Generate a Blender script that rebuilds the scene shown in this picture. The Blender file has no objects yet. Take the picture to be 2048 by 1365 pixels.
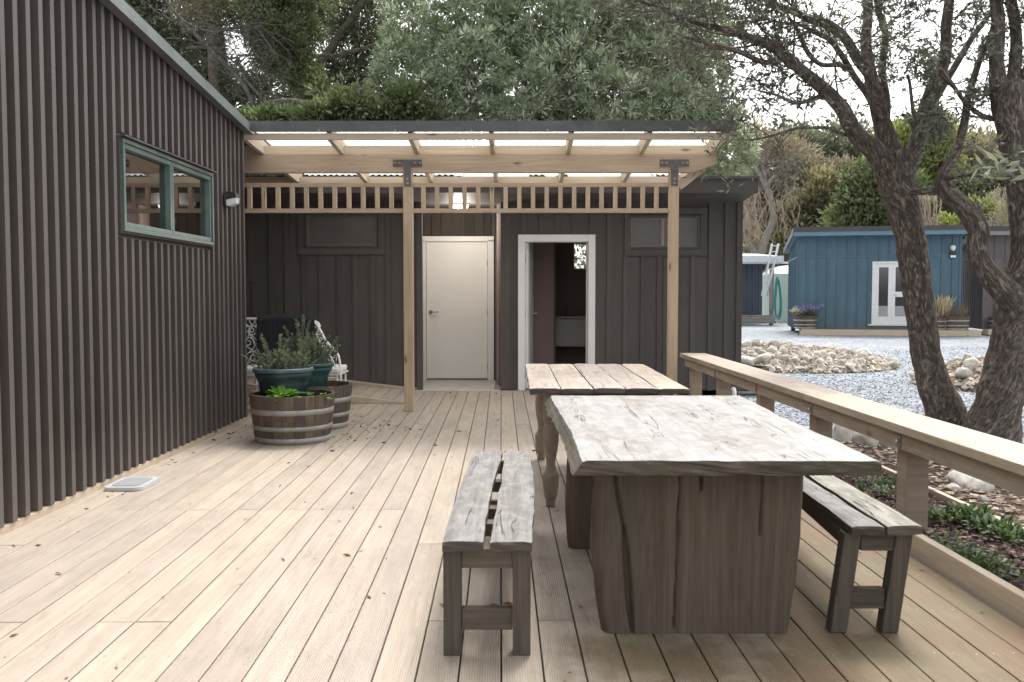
import bpy, math, random
import numpy as np
from mathutils import Vector, Matrix, noise as mn
random.seed(7); RNG = np.random.default_rng(7)
scene = bpy.context.scene
COL = scene.collection
F = 1850.0; HC = 1.25; R = math.radians
YAW = math.atan(9/F); PITCH = math.atan(92.5/F)

# ---------------------------------------------------------------- camera
cam = bpy.data.cameras.new('camera'); cam.sensor_width = 36; cam.lens = F/2048*36
cam.clip_start = .05; cam.clip_end = 600
co = bpy.data.objects.new('camera', cam); COL.objects.link(co)
co.location = (0, 0, HC)
co.rotation_euler = (R(90)-PITCH, 0, YAW)
cam.dof.use_dof = True; cam.dof.focus_distance = 11; cam.dof.aperture_fstop = 6.3
scene.camera = co
_M = co.rotation_euler.to_matrix()
def ray(px, py): return _M @ Vector(((px-1024)/F, (682.5-py)/F, -1))
def at(px, py, Y):
    """point of the place whose measured position in the photograph is px,py at distance Y"""
    d = ray(px, py); return Vector((0, 0, HC)) + d*(Y/d.y)
def on(px, py, z=0):
    d = ray(px, py); return Vector((0, 0, HC)) + d*((z-HC)/d.z)

# ---------------------------------------------------------------- nodes
class N:
    def __init__(s, mat): s.t = mat.node_tree; s.n = s.t.nodes; s.l = s.t.links
    def add(s, typ, ins=None, **kw):
        nd = s.n.new(typ)
        for k, v in kw.items(): setattr(nd, k, v)
        for k, v in (ins or {}).items():
            if isinstance(v, bpy.types.NodeSocket): s.l.new(v, nd.inputs[k])
            else: nd.inputs[k].default_value = v
        return nd
    def noise(s, vec, scale, detail=4, rough=.6, dist=0):
        return s.add('ShaderNodeTexNoise', {'Vector': vec, 'Scale': scale, 'Detail': detail, 'Roughness': rough, 'Distortion': dist}).outputs['Fac']
    def ramp(s, fac, stops):
        r = s.add('ShaderNodeValToRGB', {'Fac': fac}); e = r.color_ramp.elements
        while len(e) < len(stops): e.new(.5)
        for el, (p, c) in zip(e, stops):
            el.position = p; el.color = (c, c, c, 1) if not hasattr(c, '__len__') else tuple(c)+(1,)
        return r.outputs['Color']
    def mix(s, fac, a, b, mode='MIX'):
        m = s.add('ShaderNodeMix', data_type='RGBA', blend_type=mode)
        for i, v in ((0, fac), (6, a), (7, b)):
            if isinstance(v, bpy.types.NodeSocket): s.l.new(v, m.inputs[i])
            else: m.inputs[i].default_value = v if i == 0 else (tuple(v)+(1,) if hasattr(v, '__len__') else (v, v, v, 1))
        return m.outputs[2]
    def math(s, op, a, b=0.0, c=None):
        m = s.add('ShaderNodeMath', operation=op)
        for i, v in ((0, a), (1, b)) + (((2, c),) if c is not None else ()):
            if isinstance(v, bpy.types.NodeSocket): s.l.new(v, m.inputs[i])
            else: m.inputs[i].default_value = v
        return m.outputs[0]
    def mapping(s, vec, scale=(1, 1, 1), loc=(0, 0, 0), rot=(0, 0, 0)):
        return s.add('ShaderNodeMapping', {'Vector': vec, 'Scale': scale, 'Location': loc, 'Rotation': rot}).outputs[0]
    def rnd(s): return s.add('ShaderNodeAttribute', attribute_name='rnd').outputs['Fac']
    def uv(s): return s.add('ShaderNodeTexCoord').outputs['UV']
    def obj(s): return s.add('ShaderNodeTexCoord').outputs['Object']
    def bump(s, h, strength=.3, dist=.01, prev=None):
        ins = {'Height': h, 'Strength': strength, 'Distance': dist}
        if prev is not None: ins['Normal'] = prev
        return s.add('ShaderNodeBump', ins).outputs[0]
MATS = {}
def newmat(name):
    m = bpy.data.materials.new(name); m.use_nodes = True; MATS[name] = m
    n = N(m); b = m.node_tree.nodes['Principled BSDF']
    return m, n, b
def setp(n, b, **kw):
    for k, v in kw.items():
        k = {'col': 'Base Color', 'rough': 'Roughness', 'metal': 'Metallic', 'normal': 'Normal', 'spec': 'Specular IOR Level', 'coat': 'Coat Weight', 'trans': 'Transmission Weight', 'ior': 'IOR', 'emis': 'Emission Color', 'estr': 'Emission Strength'}.get(k, k)
        if isinstance(v, bpy.types.NodeSocket): n.l.new(v, b.inputs[k])
        else:
            if hasattr(v, '__len__') and len(v) == 3: v = tuple(v)+(1,)
            b.inputs[k].default_value = v
def wood(name, light, dark, stain=None, rough=.75, grain=1.0, knots=.5, tint=.25, bump=.25, blotch=.35, rib=0, stain_shade=None, cracks=0, patina=None, pam=.7):
    m, n, b = newmat(name); uv = n.uv(); r = n.rnd()
    off = n.add('ShaderNodeCombineXYZ', {0: n.math('MULTIPLY', r, 37.0), 1: n.math('MULTIPLY', r, 11.0)}).outputs[0]
    v = n.add('ShaderNodeVectorMath', {0: uv, 1: off}, operation='ADD').outputs[0]
    warp = n.noise(n.mapping(v, (1.2, 3, 1)), 1.0, 2)
    g = n.noise(n.mapping(v, (2.2, 60, 1)), 1.0, 5, .65, .6)
    g2 = n.noise(n.mapping(v, (.9, 14, 1)), 1.0, 4, .6, 1.5)
    gm = n.math('ADD', n.math('MULTIPLY', g, .5), n.math('MULTIPLY', g2, .5))
    c = n.ramp(gm, [(.5-.17/max(grain, .1), dark), (.5+.13/max(grain, .1), light)])
    if stain is not None:
        s_ = n.noise(n.mapping(v, (.8, 2.2, 1)), 1.3, 5, .7)
        c = n.mix(n.math('MULTIPLY', n.ramp(s_, [(.45, 0.0), (.68, 1.0)]), blotch), c, stain)
    if knots:
        vo = n.add('ShaderNodeTexVoronoi', {'Vector': n.mapping(v, (2.3, 7.5, 1)), 'Scale': 1.0})
        k = n.ramp(vo.outputs['Distance'], [(.06, 1.0), (.10, .45), (.17, 0.0)])
        c = n.mix(n.math('MULTIPLY', k, knots), c, tuple(x*.35 for x in dark))
    if patina is not None:
        pz = n.noise(n.mapping(v, (7, 15, 1)), 1.0, 7, .72, .4)
        c = n.mix(n.math('MULTIPLY', n.ramp(pz, [(.47, 0.0), (.60, 1.0)]), pam), c, patina)
        c = n.mix(n.math('MULTIPLY', n.ramp(pz, [(.32, 1.0), (.42, 0.0)]), pam*.6), c, tuple(x*.6 for x in dark))
    if cracks:
        cn = n.noise(n.mapping(v, (.8, 11, 1)), 1.0, 3, .5, .9)
        ln = n.ramp(n.math('ABSOLUTE', n.math('SUBTRACT', cn, .5)), [(.003, 1.0), (.011, 0.0)])
        mk = n.ramp(n.noise(n.mapping(v, (1.1, 3.5, 1)), 1.7, 3), [(.50, 0.0), (.60, 1.0)])
        ck = n.math('MULTIPLY', n.math('MULTIPLY', ln, mk), cracks)
        c = n.mix(ck, c, tuple(x*.22 for x in dark))
        sk = n.ramp(n.noise(n.mapping(v, (14, 45, 1)), 1.0, 4, .7), [(.64, 0.0), (.72, 1.0)])
        c = n.mix(n.math('MULTIPLY', sk, .5*cracks), c, tuple(x*.5 for x in dark))
        gm = n.math('SUBTRACT', gm, ck)
    tn = n.math('ADD', n.math('MULTIPLY', r, tint), 1-tint*.55)
    tc = n.add('ShaderNodeCombineXYZ', {0: tn, 1: n.math('MULTIPLY', tn, .99), 2: n.math('ADD', n.math('MULTIPLY', r, tint*.6), 1-tint*.36)}).outputs[0]
    c = n.mix(1.0, c, tc, 'MULTIPLY')
    if stain_shade:   # brown and green staining, with the shade of tree and tables painted in
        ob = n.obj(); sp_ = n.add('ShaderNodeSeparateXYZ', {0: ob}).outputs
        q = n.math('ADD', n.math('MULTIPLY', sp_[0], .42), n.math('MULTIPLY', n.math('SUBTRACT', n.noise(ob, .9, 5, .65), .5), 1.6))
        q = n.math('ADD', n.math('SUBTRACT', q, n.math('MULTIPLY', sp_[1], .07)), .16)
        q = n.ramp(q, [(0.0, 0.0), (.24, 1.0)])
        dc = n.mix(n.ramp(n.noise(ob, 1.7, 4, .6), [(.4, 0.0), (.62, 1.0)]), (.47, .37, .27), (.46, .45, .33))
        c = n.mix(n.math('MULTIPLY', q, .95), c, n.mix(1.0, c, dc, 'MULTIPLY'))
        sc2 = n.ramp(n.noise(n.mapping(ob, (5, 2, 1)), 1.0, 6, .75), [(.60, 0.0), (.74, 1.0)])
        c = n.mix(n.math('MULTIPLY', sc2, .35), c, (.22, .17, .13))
    h = gm
    nb = n.bump(h, bump, .004)
    if rib:
        sep = n.add('ShaderNodeSeparateXYZ', {0: uv}).outputs[1]
        w = n.math('SINE', n.math('MULTIPLY', sep, 2*math.pi/.0085))
        nb = n.bump(w, rib, .0016, nb)
    setp(n, b, col=c, rough=rough, normal=nb, spec=.3)
    return m
def plain(name, col, rough=.5, metal=0, var=.15, scale=6, bump=.05, spec=.5, dirt=None, dscale=3):
    m, n, b = newmat(name); o = n.obj()
    f = n.noise(o, scale, 5)
    c = n.mix(n.ramp(f, [(.3, 0.0), (.7, 1.0)]), tuple(x*(1-var) for x in col), tuple(min(1, x*(1+var)) for x in col))
    if dirt is not None:
        c = n.mix(n.math('MULTIPLY', n.ramp(n.noise(o, dscale, 6, .7), [(.5, 0.0), (.72, 1.0)]), .7), c, dirt)
    setp(n, b, col=c, rough=rough, metal=metal, spec=spec, normal=n.bump(n.noise(o, scale*8, 3), bump, .004))
    return m

# ---------------------------------------------------------------- mesh builder
class MB:
    def __init__(s): s.v = []; s.f = []; s.uv = []; s.r = []; s.sm = []; s.mi = []
    def poly(s, pts, uvs=None, r=None, smooth=False, mi=0):
        k = len(s.v); s.v += [tuple(p) for p in pts]; s.f.append(tuple(range(k, k+len(pts))))
        s.uv += uvs or [(p[0], p[1]) for p in pts]; s.r.append(random.random() if r is None else r); s.sm.append(smooth); s.mi.append(mi)
    def box(s, c, size, rot=None, grain=None, r=None, taper=None, mi=0):
        """box by centre and size; grain = index of the long axis for the uv"""
        c = Vector(c); hx, hy, hz = (x/2 for x in size)
        g = max(range(3), key=lambda i: size[i]) if grain is None else grain
        o = [i for i in range(3) if i != g]; r = random.random() if r is None else r
        k = len(s.v); P = []
        for ix in (-1, 1):
            for iy in (-1, 1):
                for iz in (-1, 1):
                    p = Vector((ix*hx, iy*hy, iz*hz))
                    if taper and iz > 0: p.x *= taper; p.y *= taper
                    P.append(p)
        for p in P: s.v.append(tuple((rot @ p if rot is not None else p) + c))
        for q in ((0, 1, 3, 2), (4, 6, 7, 5), (0, 4, 5, 1), (2, 3, 7, 6), (0, 2, 6, 4), (1, 5, 7, 3)):
            s.f.append(tuple(k+i for i in q)); s.r.append(r); s.sm.append(False); s.mi.append(mi)
            pn = (P[q[1]]-P[q[0]]).cross(P[q[2]]-P[q[1]])
            ax = max(range(3), key=lambda i: abs(pn[i]))
            for i in q:
                p = P[i]
                if ax == g: s.uv.append((p[o[0]]*.1, p[o[1]]))
                else: s.uv.append((p[g], p[o[0] if ax == o[1] else o[1]]+(.3 if ax == o[0] else 0)))
        return s
    def beam(s, a, b, w, h, up=(0, 0, 1), r=None):
        a = Vector(a); b = Vector(b); d = b-a; L = d.length; d.normalize(); up = Vector(up)
        sd = up.cross(d).normalized(); u = d.cross(sd)
        s.box((a+b)/2, (L, w, h), Matrix((d, sd, u)).transposed(), 0, r); return s
    def tube(s, pts, rad, seg=8, cap=True, r=None, disp=0, dfreq=8, vscale=1, flare=None):
        pts = [Vector(p) for p in pts]; n = len(pts)
        if not hasattr(rad, '__len__'): rad = [rad]*n
        r = random.random() if r is None else r
        d = (pts[1]-pts[0]).normalized(); x = d.orthogonal().normalized(); k0 = len(s.v); L = 0
        Ls = []
        for i, p in enumerate(pts):
            d2 = (pts[min(i+1, n-1)]-pts[max(i-1, 0)]).normalized()
            x = (x - d2*x.dot(d2)).normalized(); y = d2.cross(x)
            if i: L += (p-pts[i-1]).length
            Ls.append(L)
            for j in range(seg):
                a = 2*math.pi*j/seg; dirv = x*math.cos(a)+y*math.sin(a); rr = rad[i]
                if disp:
                    q = Vector((dirv.x*rad[i]*2.2, dirv.y*rad[i]*2.2, L*.55 if dfreq > 4 else L))
                    rr *= 1+disp*mn.fractal((p*.6+q)*dfreq, 1.0, 2.1, 4)
                s.v.append(tuple(p+dirv*rr))
        for i in range(n-1):
            for j in range(seg):
                j2 = (j+1) % seg; a = k0+i*seg
                s.f.append((a+j, a+j2, a+seg+j2, a+seg+j)); s.r.append(r); s.sm.append(True); s.mi.append(0)
                c = 2*math.pi*max(rad[i], .004)*vscale
                s.uv += [(Ls[i], c*j/seg), (Ls[i], c*(j+1)/seg), (Ls[i+1], c*(j+1)/seg), (Ls[i+1], c*j/seg)]
        if cap:
            for a, rev in ((k0, True), (k0+(n-1)*seg, False)):
                q = list(range(a, a+seg)); q = q[::-1] if rev else q
                s.f.append(tuple(q)); s.r.append(r); s.sm.append(False); s.mi.append(0)
                s.uv += [(.05*math.cos(2*math.pi*i/seg), .05*math.sin(2*math.pi*i/seg)) for i in range(seg)]
        return s
    def lathe(s, c, prof, seg=32, r=None, smooth=True):
        c = Vector(c); k0 = len(s.v); r = random.random() if r is None else r; L = 0; last = None
        for i, (rr, z) in enumerate(prof):
            for j in range(seg):
                a = 2*math.pi*j/seg; s.v.append((c.x+rr*math.cos(a), c.y+rr*math.sin(a), c.z+z))
        for i in range(len(prof)-1):
            for j in range(seg):
                j2 = (j+1) % seg; a = k0+i*seg
                s.f.append((a+j, a+j2, a+seg+j2, a+seg+j)); s.r.append(r); s.sm.append(smooth); s.mi.append(0)
                R0 = max(prof[i][0], .02)
                s.uv += [(prof[i][1]+prof[i][0]*.3, R0*6.28*j/seg), (prof[i][1]+prof[i][0]*.3, R0*6.28*(j+1)/seg), (prof[i+1][1]+prof[i+1][0]*.3, R0*6.28*(j+1)/seg), (prof[i+1][1]+prof[i+1][0]*.3, R0*6.28*j/seg)]
        return s
    def prism(s, pts, ext, r=None, mi=0):
        """closed outline (3D points) extruded by the vector ext"""
        ext = Vector(ext); pts = [Vector(p) for p in pts]; n = len(pts); r = random.random() if r is None else r
        u = (pts[1]-pts[0]).normalized(); 
        nn = ext.normalized(); w = nn.cross(u)
        uv = lambda p: (p.dot(u), p.dot(w))
        s.poly(pts, [uv(p) for p in pts], r, mi=mi); q = [p+ext for p in pts][::-1]; s.poly(q, [uv(p) for p in q], r, mi=mi)
        for i in range(n):
            a, b = pts[i], pts[(i+1) % n]; L = (b-a).length
            s.poly([b, a, a+ext, b+ext], [(L, 0), (0, 0), (0, ext.length), (L, ext.length)], r, mi=mi)
        return s
    def build(s, name, mat, parent=None, bevel=0, sub=0, solid=0, weld=False):
        root = parent; org = Vector((0, 0, 0))
        while root is not None:
            org = org+root.location; root = root.parent
        me = bpy.data.meshes.new(name)
        V = np.array(s.v, dtype=float).reshape(-1, 3)-np.array(org)
        me.from_pydata(V.tolist(), [], s.f)
        u = me.uv_layers.new(name='UVMap'); u.data.foreach_set('uv', np.array(s.uv, dtype=np.float32).ravel())
        a = me.attributes.new('rnd', 'FLOAT', 'FACE'); a.data.foreach_set('value', np.array(s.r, dtype=np.float32))
        me.polygons.foreach_set('use_smooth', s.sm)
        for m in (mat if isinstance(mat, (list, tuple)) else [mat]): me.materials.append(m)
        if any(s.mi): me.polygons.foreach_set('material_index', s.mi)
        me.update()
        o = bpy.data.objects.new(name, me); COL.objects.link(o)
        if parent is not None: o.parent = parent
        if weld: o.modifiers.new('weld', 'WELD').merge_threshold = .0005
        if bevel:
            b = o.modifiers.new('bevel', 'BEVEL'); b.width = bevel; b.segments = 2; b.limit_method = 'ANGLE'; b.angle_limit = R(40); b.harden_normals = False
        if sub:
            q = o.modifiers.new('sub', 'SUBSURF'); q.levels = q.render_levels = sub
        return o
def tag(o, label=None, cat=None, group=None, kind=None):
    for k, v in (('label', label), ('category', cat), ('group', group), ('kind', kind)):
        if v: o[k] = v
    return o
def thing(name, loc, label, cat, group=None):
    o = bpy.data.objects.new(name, None); COL.objects.link(o); o.location = loc; o.empty_display_size = .1
    return tag(o, label, cat, group)
def dup(o, loc=None, rz=None, label=None, parent=None, scale=None):
    c = o.copy(); COL.objects.link(c)
    if parent is not None: c.parent = parent
    if loc is not None: c.location = loc
    if rz is not None: c.rotation_euler.z = rz
    if scale is not None: c.scale = (scale,)*3
    if label: c['label'] = label
    for ch in list(o.children): dup(ch, parent=c)
    return c
def meshobj(name, V, faces, mat, parent=None, r=None, smooth=False):
    """fast path for big meshes: V (n,3) array, faces (m,k) array"""
    root = parent; org = np.zeros(3)
    while root is not None: org = org+np.array(root.location); root = root.parent
    me = bpy.data.meshes.new(name); faces = np.asarray(faces); m, k = faces.shape
    me.vertices.add(len(V)); me.vertices.foreach_set('co', (V-org).astype(np.float32).ravel())
    me.loops.add(m*k); me.loops.foreach_set('vertex_index', faces.astype(np.int32).ravel())
    me.polygons.add(m); me.polygons.foreach_set('loop_start', np.arange(0, m*k, k, dtype=np.int32))
    me.update(calc_edges=True)
    me.polygons.foreach_set('use_smooth', np.full(m, smooth))
    if r is not None:
        a = me.attributes.new('rnd', 'FLOAT', 'FACE'); a.data.foreach_set('value', np.asarray(r, dtype=np.float32))
    me.materials.append(mat); me.validate()
    o = bpy.data.objects.new(name, me); COL.objects.link(o)
    if parent is not None: o.parent = parent
    return o

# ---------------------------------------------------------------- materials
pine = wood('new_pine', (.58, .46, .325), (.42, .31, .205), (.34, .28, .22), .7, 1.1, .95, .2, .2, .4)
rail_pine = wood('weathering_pine', (.46, .39, .31), (.33, .265, .20), (.27, .235, .20), .7, 1.1, .8, .2, .3, .7, cracks=.4, patina=(.42, .37, .31), pam=.45)
pine_pale = wood('pale_pine', (.64, .54, .41), (.49, .40, .29), (.40, .33, .25), .7, 1.1, .95, .2, .2, .4)
deckm = wood('deck_pine', (.455, .39, .315), (.345, .288, .226), (.25, .21, .17), .66, .9, .2, .15, .25, .5, rib=.4, stain_shade=True, cracks=.25)
grey_wood = wood('weathered_grey_wood', (.31, .295, .27), (.12, .11, .098), (.19, .18, .14), .85, .8, .3, .3, .9, .6, cracks=.8, patina=(.37, .36, .335), pam=.5)
brown_old = wood('dark_old_wood', (.15, .125, .10), (.065, .055, .046), (.095, .09, .068), .85, 1.2, .2, .35, .8, .6)
slab_top = wood('slab_top_wood', (.375, .37, .35), (.225, .212, .19), (.19, .158, .122), .45, .75, .5, .25, .6, .8, cracks=.9, patina=(.44, .445, .445), pam=.4)
slab_edge = wood('slab_edge_wood', (.17, .138, .108), (.05, .042, .033), (.055, .068, .036), .85, 1.3, .2, .2, 1.0, .9, cracks=.8)
slab_leg = wood('slab_leg_wood', (.175, .135, .10), (.08, .061, .046), (.08, .075, .055), .75, .95, .0, .25, .6, .6, cracks=.2)
plank_top = wood('plank_top_wood', (.50, .43, .35), (.27, .21, .155), (.22, .165, .12), .6, .9, .35, .35, .6, .6, cracks=.8, patina=(.46, .41, .34), pam=.4)
turned = wood('turned_leg_wood', (.36, .30, .23), (.22, .175, .125), None, .75, 1, .2, .2, .4)
stave = wood('barrel_stave_wood', (.14, .105, .082), (.065, .048, .038), (.18, .155, .13), .8, 1.2, .1, .5, .7, .45)
grey_post = wood('brown_post_wood', (.42, .34, .26), (.27, .21, .155), (.25, .20, .15), .75, 1, .5, .2, .3)
def clad(name, col, rough=.6, sp=.22):
    m, n, b = newmat(name); o = n.obj(); r = n.rnd()
    g = n.noise(n.mapping(o, (45, 45, 3)), 1.0, 5, .7)
    saw = n.noise(n.mapping(o, (6, 6, 130)), 1.0, 2, .5)
    big = n.noise(n.mapping(o, (1.5, 1.5, .7)), 1.0, 5, .7)
    c = n.mix(n.ramp(big, [(.35, 0.0), (.7, 1.0)]), tuple(x*.86 for x in col), tuple(x*1.14 for x in col))
    tn = n.math('ADD', n.math('MULTIPLY', r, .26), .87)
    c = n.mix(1.0, c, n.add('ShaderNodeCombineXYZ', {0: tn, 1: tn, 2: tn}).outputs[0], 'MULTIPLY')
    c = n.mix(n.math('MULTIPLY', n.ramp(n.noise(n.mapping(o, (30, 30, 5)), 1.0, 6, .8), [(.62, 0.0), (.75, 1.0)]), .35), c, tuple(x*1.9 for x in col))
    zz = n.add('ShaderNodeSeparateXYZ', {0: o}).outputs[2]
    spl = n.math('SUBTRACT', n.math('ADD', .28, n.math('MULTIPLY', n.noise(o, 5, 6, .75), .55)), zz)
    c = n.mix(n.math('MULTIPLY', n.ramp(spl, [(.1, 0.0), (.5, 1.0)]), sp), c, (.25, .21, .18))
    c = n.mix(n.math('MULTIPLY', n.ramp(n.noise(n.mapping(o, (9, 9, .9)), 1.0, 6, .8), [(.5, 0.0), (.7, 1.0)]), .25), c, tuple(x*1.6 for x in col))
    h = n.math('ADD', n.math('MULTIPLY', g, .6), n.math('MULTIPLY', saw, .5))
    setp(n, b, col=c, rough=rough, normal=n.bump(h, .45, .005), spec=.4)
    return m
dark_clad = clad('dark_stained_cladding', (.092, .078, .073), .55)
dark_clad2 = clad('dark_stained_board', (.084, .073, .068), .65, .12)
blue_clad = clad('blue_painted_cladding', (.085, .15, .19), .6)
grey_clad = clad('grey_brown_cladding', (.15, .13, .13), .6)
navy_clad = clad('slate_painted_cladding', (.075, .088, .115), .6)
trans_board = clad('brown_rough_board', (.06, .049, .04), .8)
flash = plain('dark_metal_flashing', (.085, .088, .088), .38, .3, .2, 4, .03, .5, dirt=(.16, .16, .155))
flash_l = plain('grey_metal_flashing', (.185, .20, .197), .42, .3, .25, 3, .03, .5, dirt=(.12, .13, .125))
blue_trim = plain('blue_painted_trim', (.12, .215, .28), .5, 0, .06, 3)
grey_trim = plain('grey_painted_trim', (.24, .22, .22), .5, 0, .06, 3)
white_paint = plain('white_paint', (.80, .80, .79), .45, 0, .03, 3, .02, dirt=(.68, .67, .65))
door_paint = plain('off_white_door_paint', (.78, .76, .72), .45, 0, .03, 2, .02)
green_al = plain('green_powder_coated_frame', (.09, .135, .12), .4, 0, .08, 5, .02, dirt=(.15, .20, .175), dscale=10)
steel = plain('dull_steel', (.34, .33, .32), .45, .7, .15, 12, .05)
brk = plain('dark_bracket_steel', (.13, .12, .115), .5, .4, .2, 12, .05)
chrome = plain('satin_chrome', (.55, .54, .52), .25, .9, .05, 10, 0)
hoop = plain('galvanised_hoop', (.36, .345, .325), .55, .35, .22, 9, .1, dirt=(.22, .17, .13), dscale=8)
concrete = plain('concrete', (.50, .48, .45), .8, 0, .1, 5, .2, dirt=(.36, .34, .31))
black_pl = plain('black_plastic', (.03, .03, .032), .4, 0, .1, 8)
pot_blue = plain('blue_grey_plastic', (.022, .04, .05), .42, 0, .15, 8, .03, dirt=(.10, .13, .14))
pot_blue_rim = plain('faded_blue_plastic_rim', (.07, .115, .14), .45, 0, .2, 8, .03, dirt=(.22, .26, .27))
pot_green = plain('green_plastic', (.018, .075, .065), .42, 0, .15, 8, .03, dirt=(.09, .17, .15))
white_iron = plain('white_painted_iron', (.78, .77, .74), .5, 0, .04, 20, .1, dirt=(.45, .38, .30), dscale=12)
cloth_m = plain('charcoal_cloth', (.032, .031, .034), .95, 0, .25, 40, .4, .1)
cushion_m = plain('white_cushion', (.70, .69, .66), .9, 0, .08, 10, .1, .2)
soil = plain('potting_soil', (.06, .042, .03), .95, 0, .4, 30, .8, .1)
roofing = plain('dark_roof_metal', (.07, .07, .07), .5, .3, .1, 3)
galv = plain('galvanised_roof_sheet', (.62, .65, .66), .4, .3, .12, 6, .1)
tank_m = plain('pale_green_tank_plastic', (.50, .60, .53), .5, 0, .05, 2, .02)
hose_m = plain('teal_hose', (.05, .26, .25), .45, 0, .1, 8)
alu = plain('aluminium', (.74, .76, .77), .35, .5, .05, 6)
plum = plain('plum_brown_lining', (.30, .225, .21), .7, 0, .08, 2)
vanity_m = plain('grey_vanity_laminate', (.55, .52, .49), .45, 0, .05, 2)
tray_m = plain('pale_grey_tray', (.55, .56, .58), .3, .1, .05, 4)
tray_d = plain('grey_mesh_panel', (.30, .31, .33), .5, .1, .1, 60, .3)
def glass_mat(name, tint, rough=.02, mixf=.5, fm=2.0):
    m, n, b = newmat(name); n.n.remove(b); out = n.n['Material Output']
    gl = n.add('ShaderNodeBsdfGlossy', {'Color': (1, 1, 1, 1), 'Roughness': rough}).outputs[0]
    tr = n.add('ShaderNodeBsdfTransparent', {'Color': tuple(tint)+(1,)}).outputs[0]
    lw = n.add('ShaderNodeFresnel', {'IOR': 1.5}).outputs[0]
    mx = n.add('ShaderNodeMixShader', {0: n.math('MAXIMUM', n.math('MULTIPLY', lw, fm), mixf), 1: tr, 2: gl}).outputs[0]
    n.l.new(mx, out.inputs[0]); return m
glass = glass_mat('window_glass', (.28, .30, .29), .01, .30)
glass_clear = glass_mat('clear_window_glass', (.85, .87, .86), .01, .08)
glass_dim = plain('dark_frosted_glass', (.115, .105, .10), .28, 0, .12, 4, .03)
m, n, b = newmat('clear_corrugated_roofing'); n.n.remove(b)
t1 = n.add('ShaderNodeBsdfTransparent', {'Color': (.90, .92, .92, 1)}).outputs[0]
t2 = n.add('ShaderNodeBsdfTranslucent', {'Color': (.97, .97, .96, 1)}).outputs[0]
t3 = n.add('ShaderNodeBsdfGlossy', {'Color': (.9, .9, .9, 1), 'Roughness': .12}).outputs[0]
fr = n.add('ShaderNodeFresnel', {'IOR': 1.55}).outputs[0]
a_ = n.add('ShaderNodeMixShader', {0: .90, 1: t1, 2: t2}).outputs[0]
n.l.new(n.add('ShaderNodeMixShader', {0: n.math('MINIMUM', fr, .4), 1: a_, 2: t3}).outputs[0], n.n['Material Output'].inputs[0])
clear_roof = m
def emis(name, col, s):
    m, n, b = newmat(name); setp(n, b, col=col, emis=col, estr=s, rough=.4); return m
lamp_on = emis('lit_lamp_glass', (1, .88, .70), .9)
lens_m = plain('white_lamp_lens', (.75, .76, .76), .3, 0, .03, 6)
def leafm(name, c1, c2, c3, trans=.35, rough=.55, spec=.3):
    m, n, b = newmat(name); r = n.rnd()
    c = n.ramp(r, [(0.0, c1), (.5, c2), (1.0, c3)])
    setp(n, b, col=c, rough=rough, spec=spec)
    tl = n.add('ShaderNodeBsdfTranslucent', {'Color': n.mix(1.0, c, (1.0, 1.02, .72), 'MULTIPLY')}).outputs[0]
    mx = n.add('ShaderNodeMixShader', {0: trans, 1: b.outputs[0], 2: tl}).outputs[0]
    n.l.new(mx, n.n['Material Output'].inputs[0]); return m
lf_silver = leafm('silver_green_leaf', (.11, .14, .08), (.30, .35, .235), (.62, .67, .53), .25)
lf_dark = leafm('dark_conifer_leaf', (.075, .088, .052), (.165, .182, .11), (.30, .315, .20), .25)
lf_mid = leafm('mid_green_leaf', (.065, .085, .042), (.145, .175, .09), (.28, .31, .17), .35)
lf_hedge = leafm('hedge_leaf', (.055, .075, .035), (.125, .155, .075), (.27, .31, .16), .35)
lf_olive = leafm('olive_tan_leaf', (.13, .12, .07), (.29, .265, .16), (.48, .44, .30), .3)
lf_grey = leafm('grey_olive_leaf', (.13, .14, .10), (.26, .27, .21), (.42, .42, .34), .3)
lf_bright = leafm('bright_yellow_green_leaf', (.10, .125, .035), (.25, .28, .10), (.44, .46, .20), .4)
lf_pink = leafm('pinkish_brown_leaf', (.18, .15, .115), (.33, .285, .225), (.48, .42, .35), .3)
lf_fg = leafm('small_dark_leaf', (.07, .075, .06), (.13, .14, .11), (.24, .25, .20), .3)
lf_herb = leafm('herb_leaf', (.11, .145, .09), (.22, .26, .17), (.38, .42, .31), .3)
lf_salad = leafm('fresh_green_leaf', (.10, .24, .03), (.17, .36, .05), (.26, .48, .10), .4)
lf_bed = leafm('groundcover_leaf', (.035, .06, .025), (.075, .12, .05), (.15, .21, .09), .3)
lf_lav = leafm('lavender_flower', (.16, .14, .30), (.24, .21, .42), (.36, .33, .52), .2)
lf_dry = leafm('dry_leaf', (.16, .09, .045), (.25, .15, .08), (.36, .25, .15), .15)
lf_cream = leafm('cream_plume', (.50, .42, .28), (.62, .54, .38), (.74, .68, .54), .3)
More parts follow.
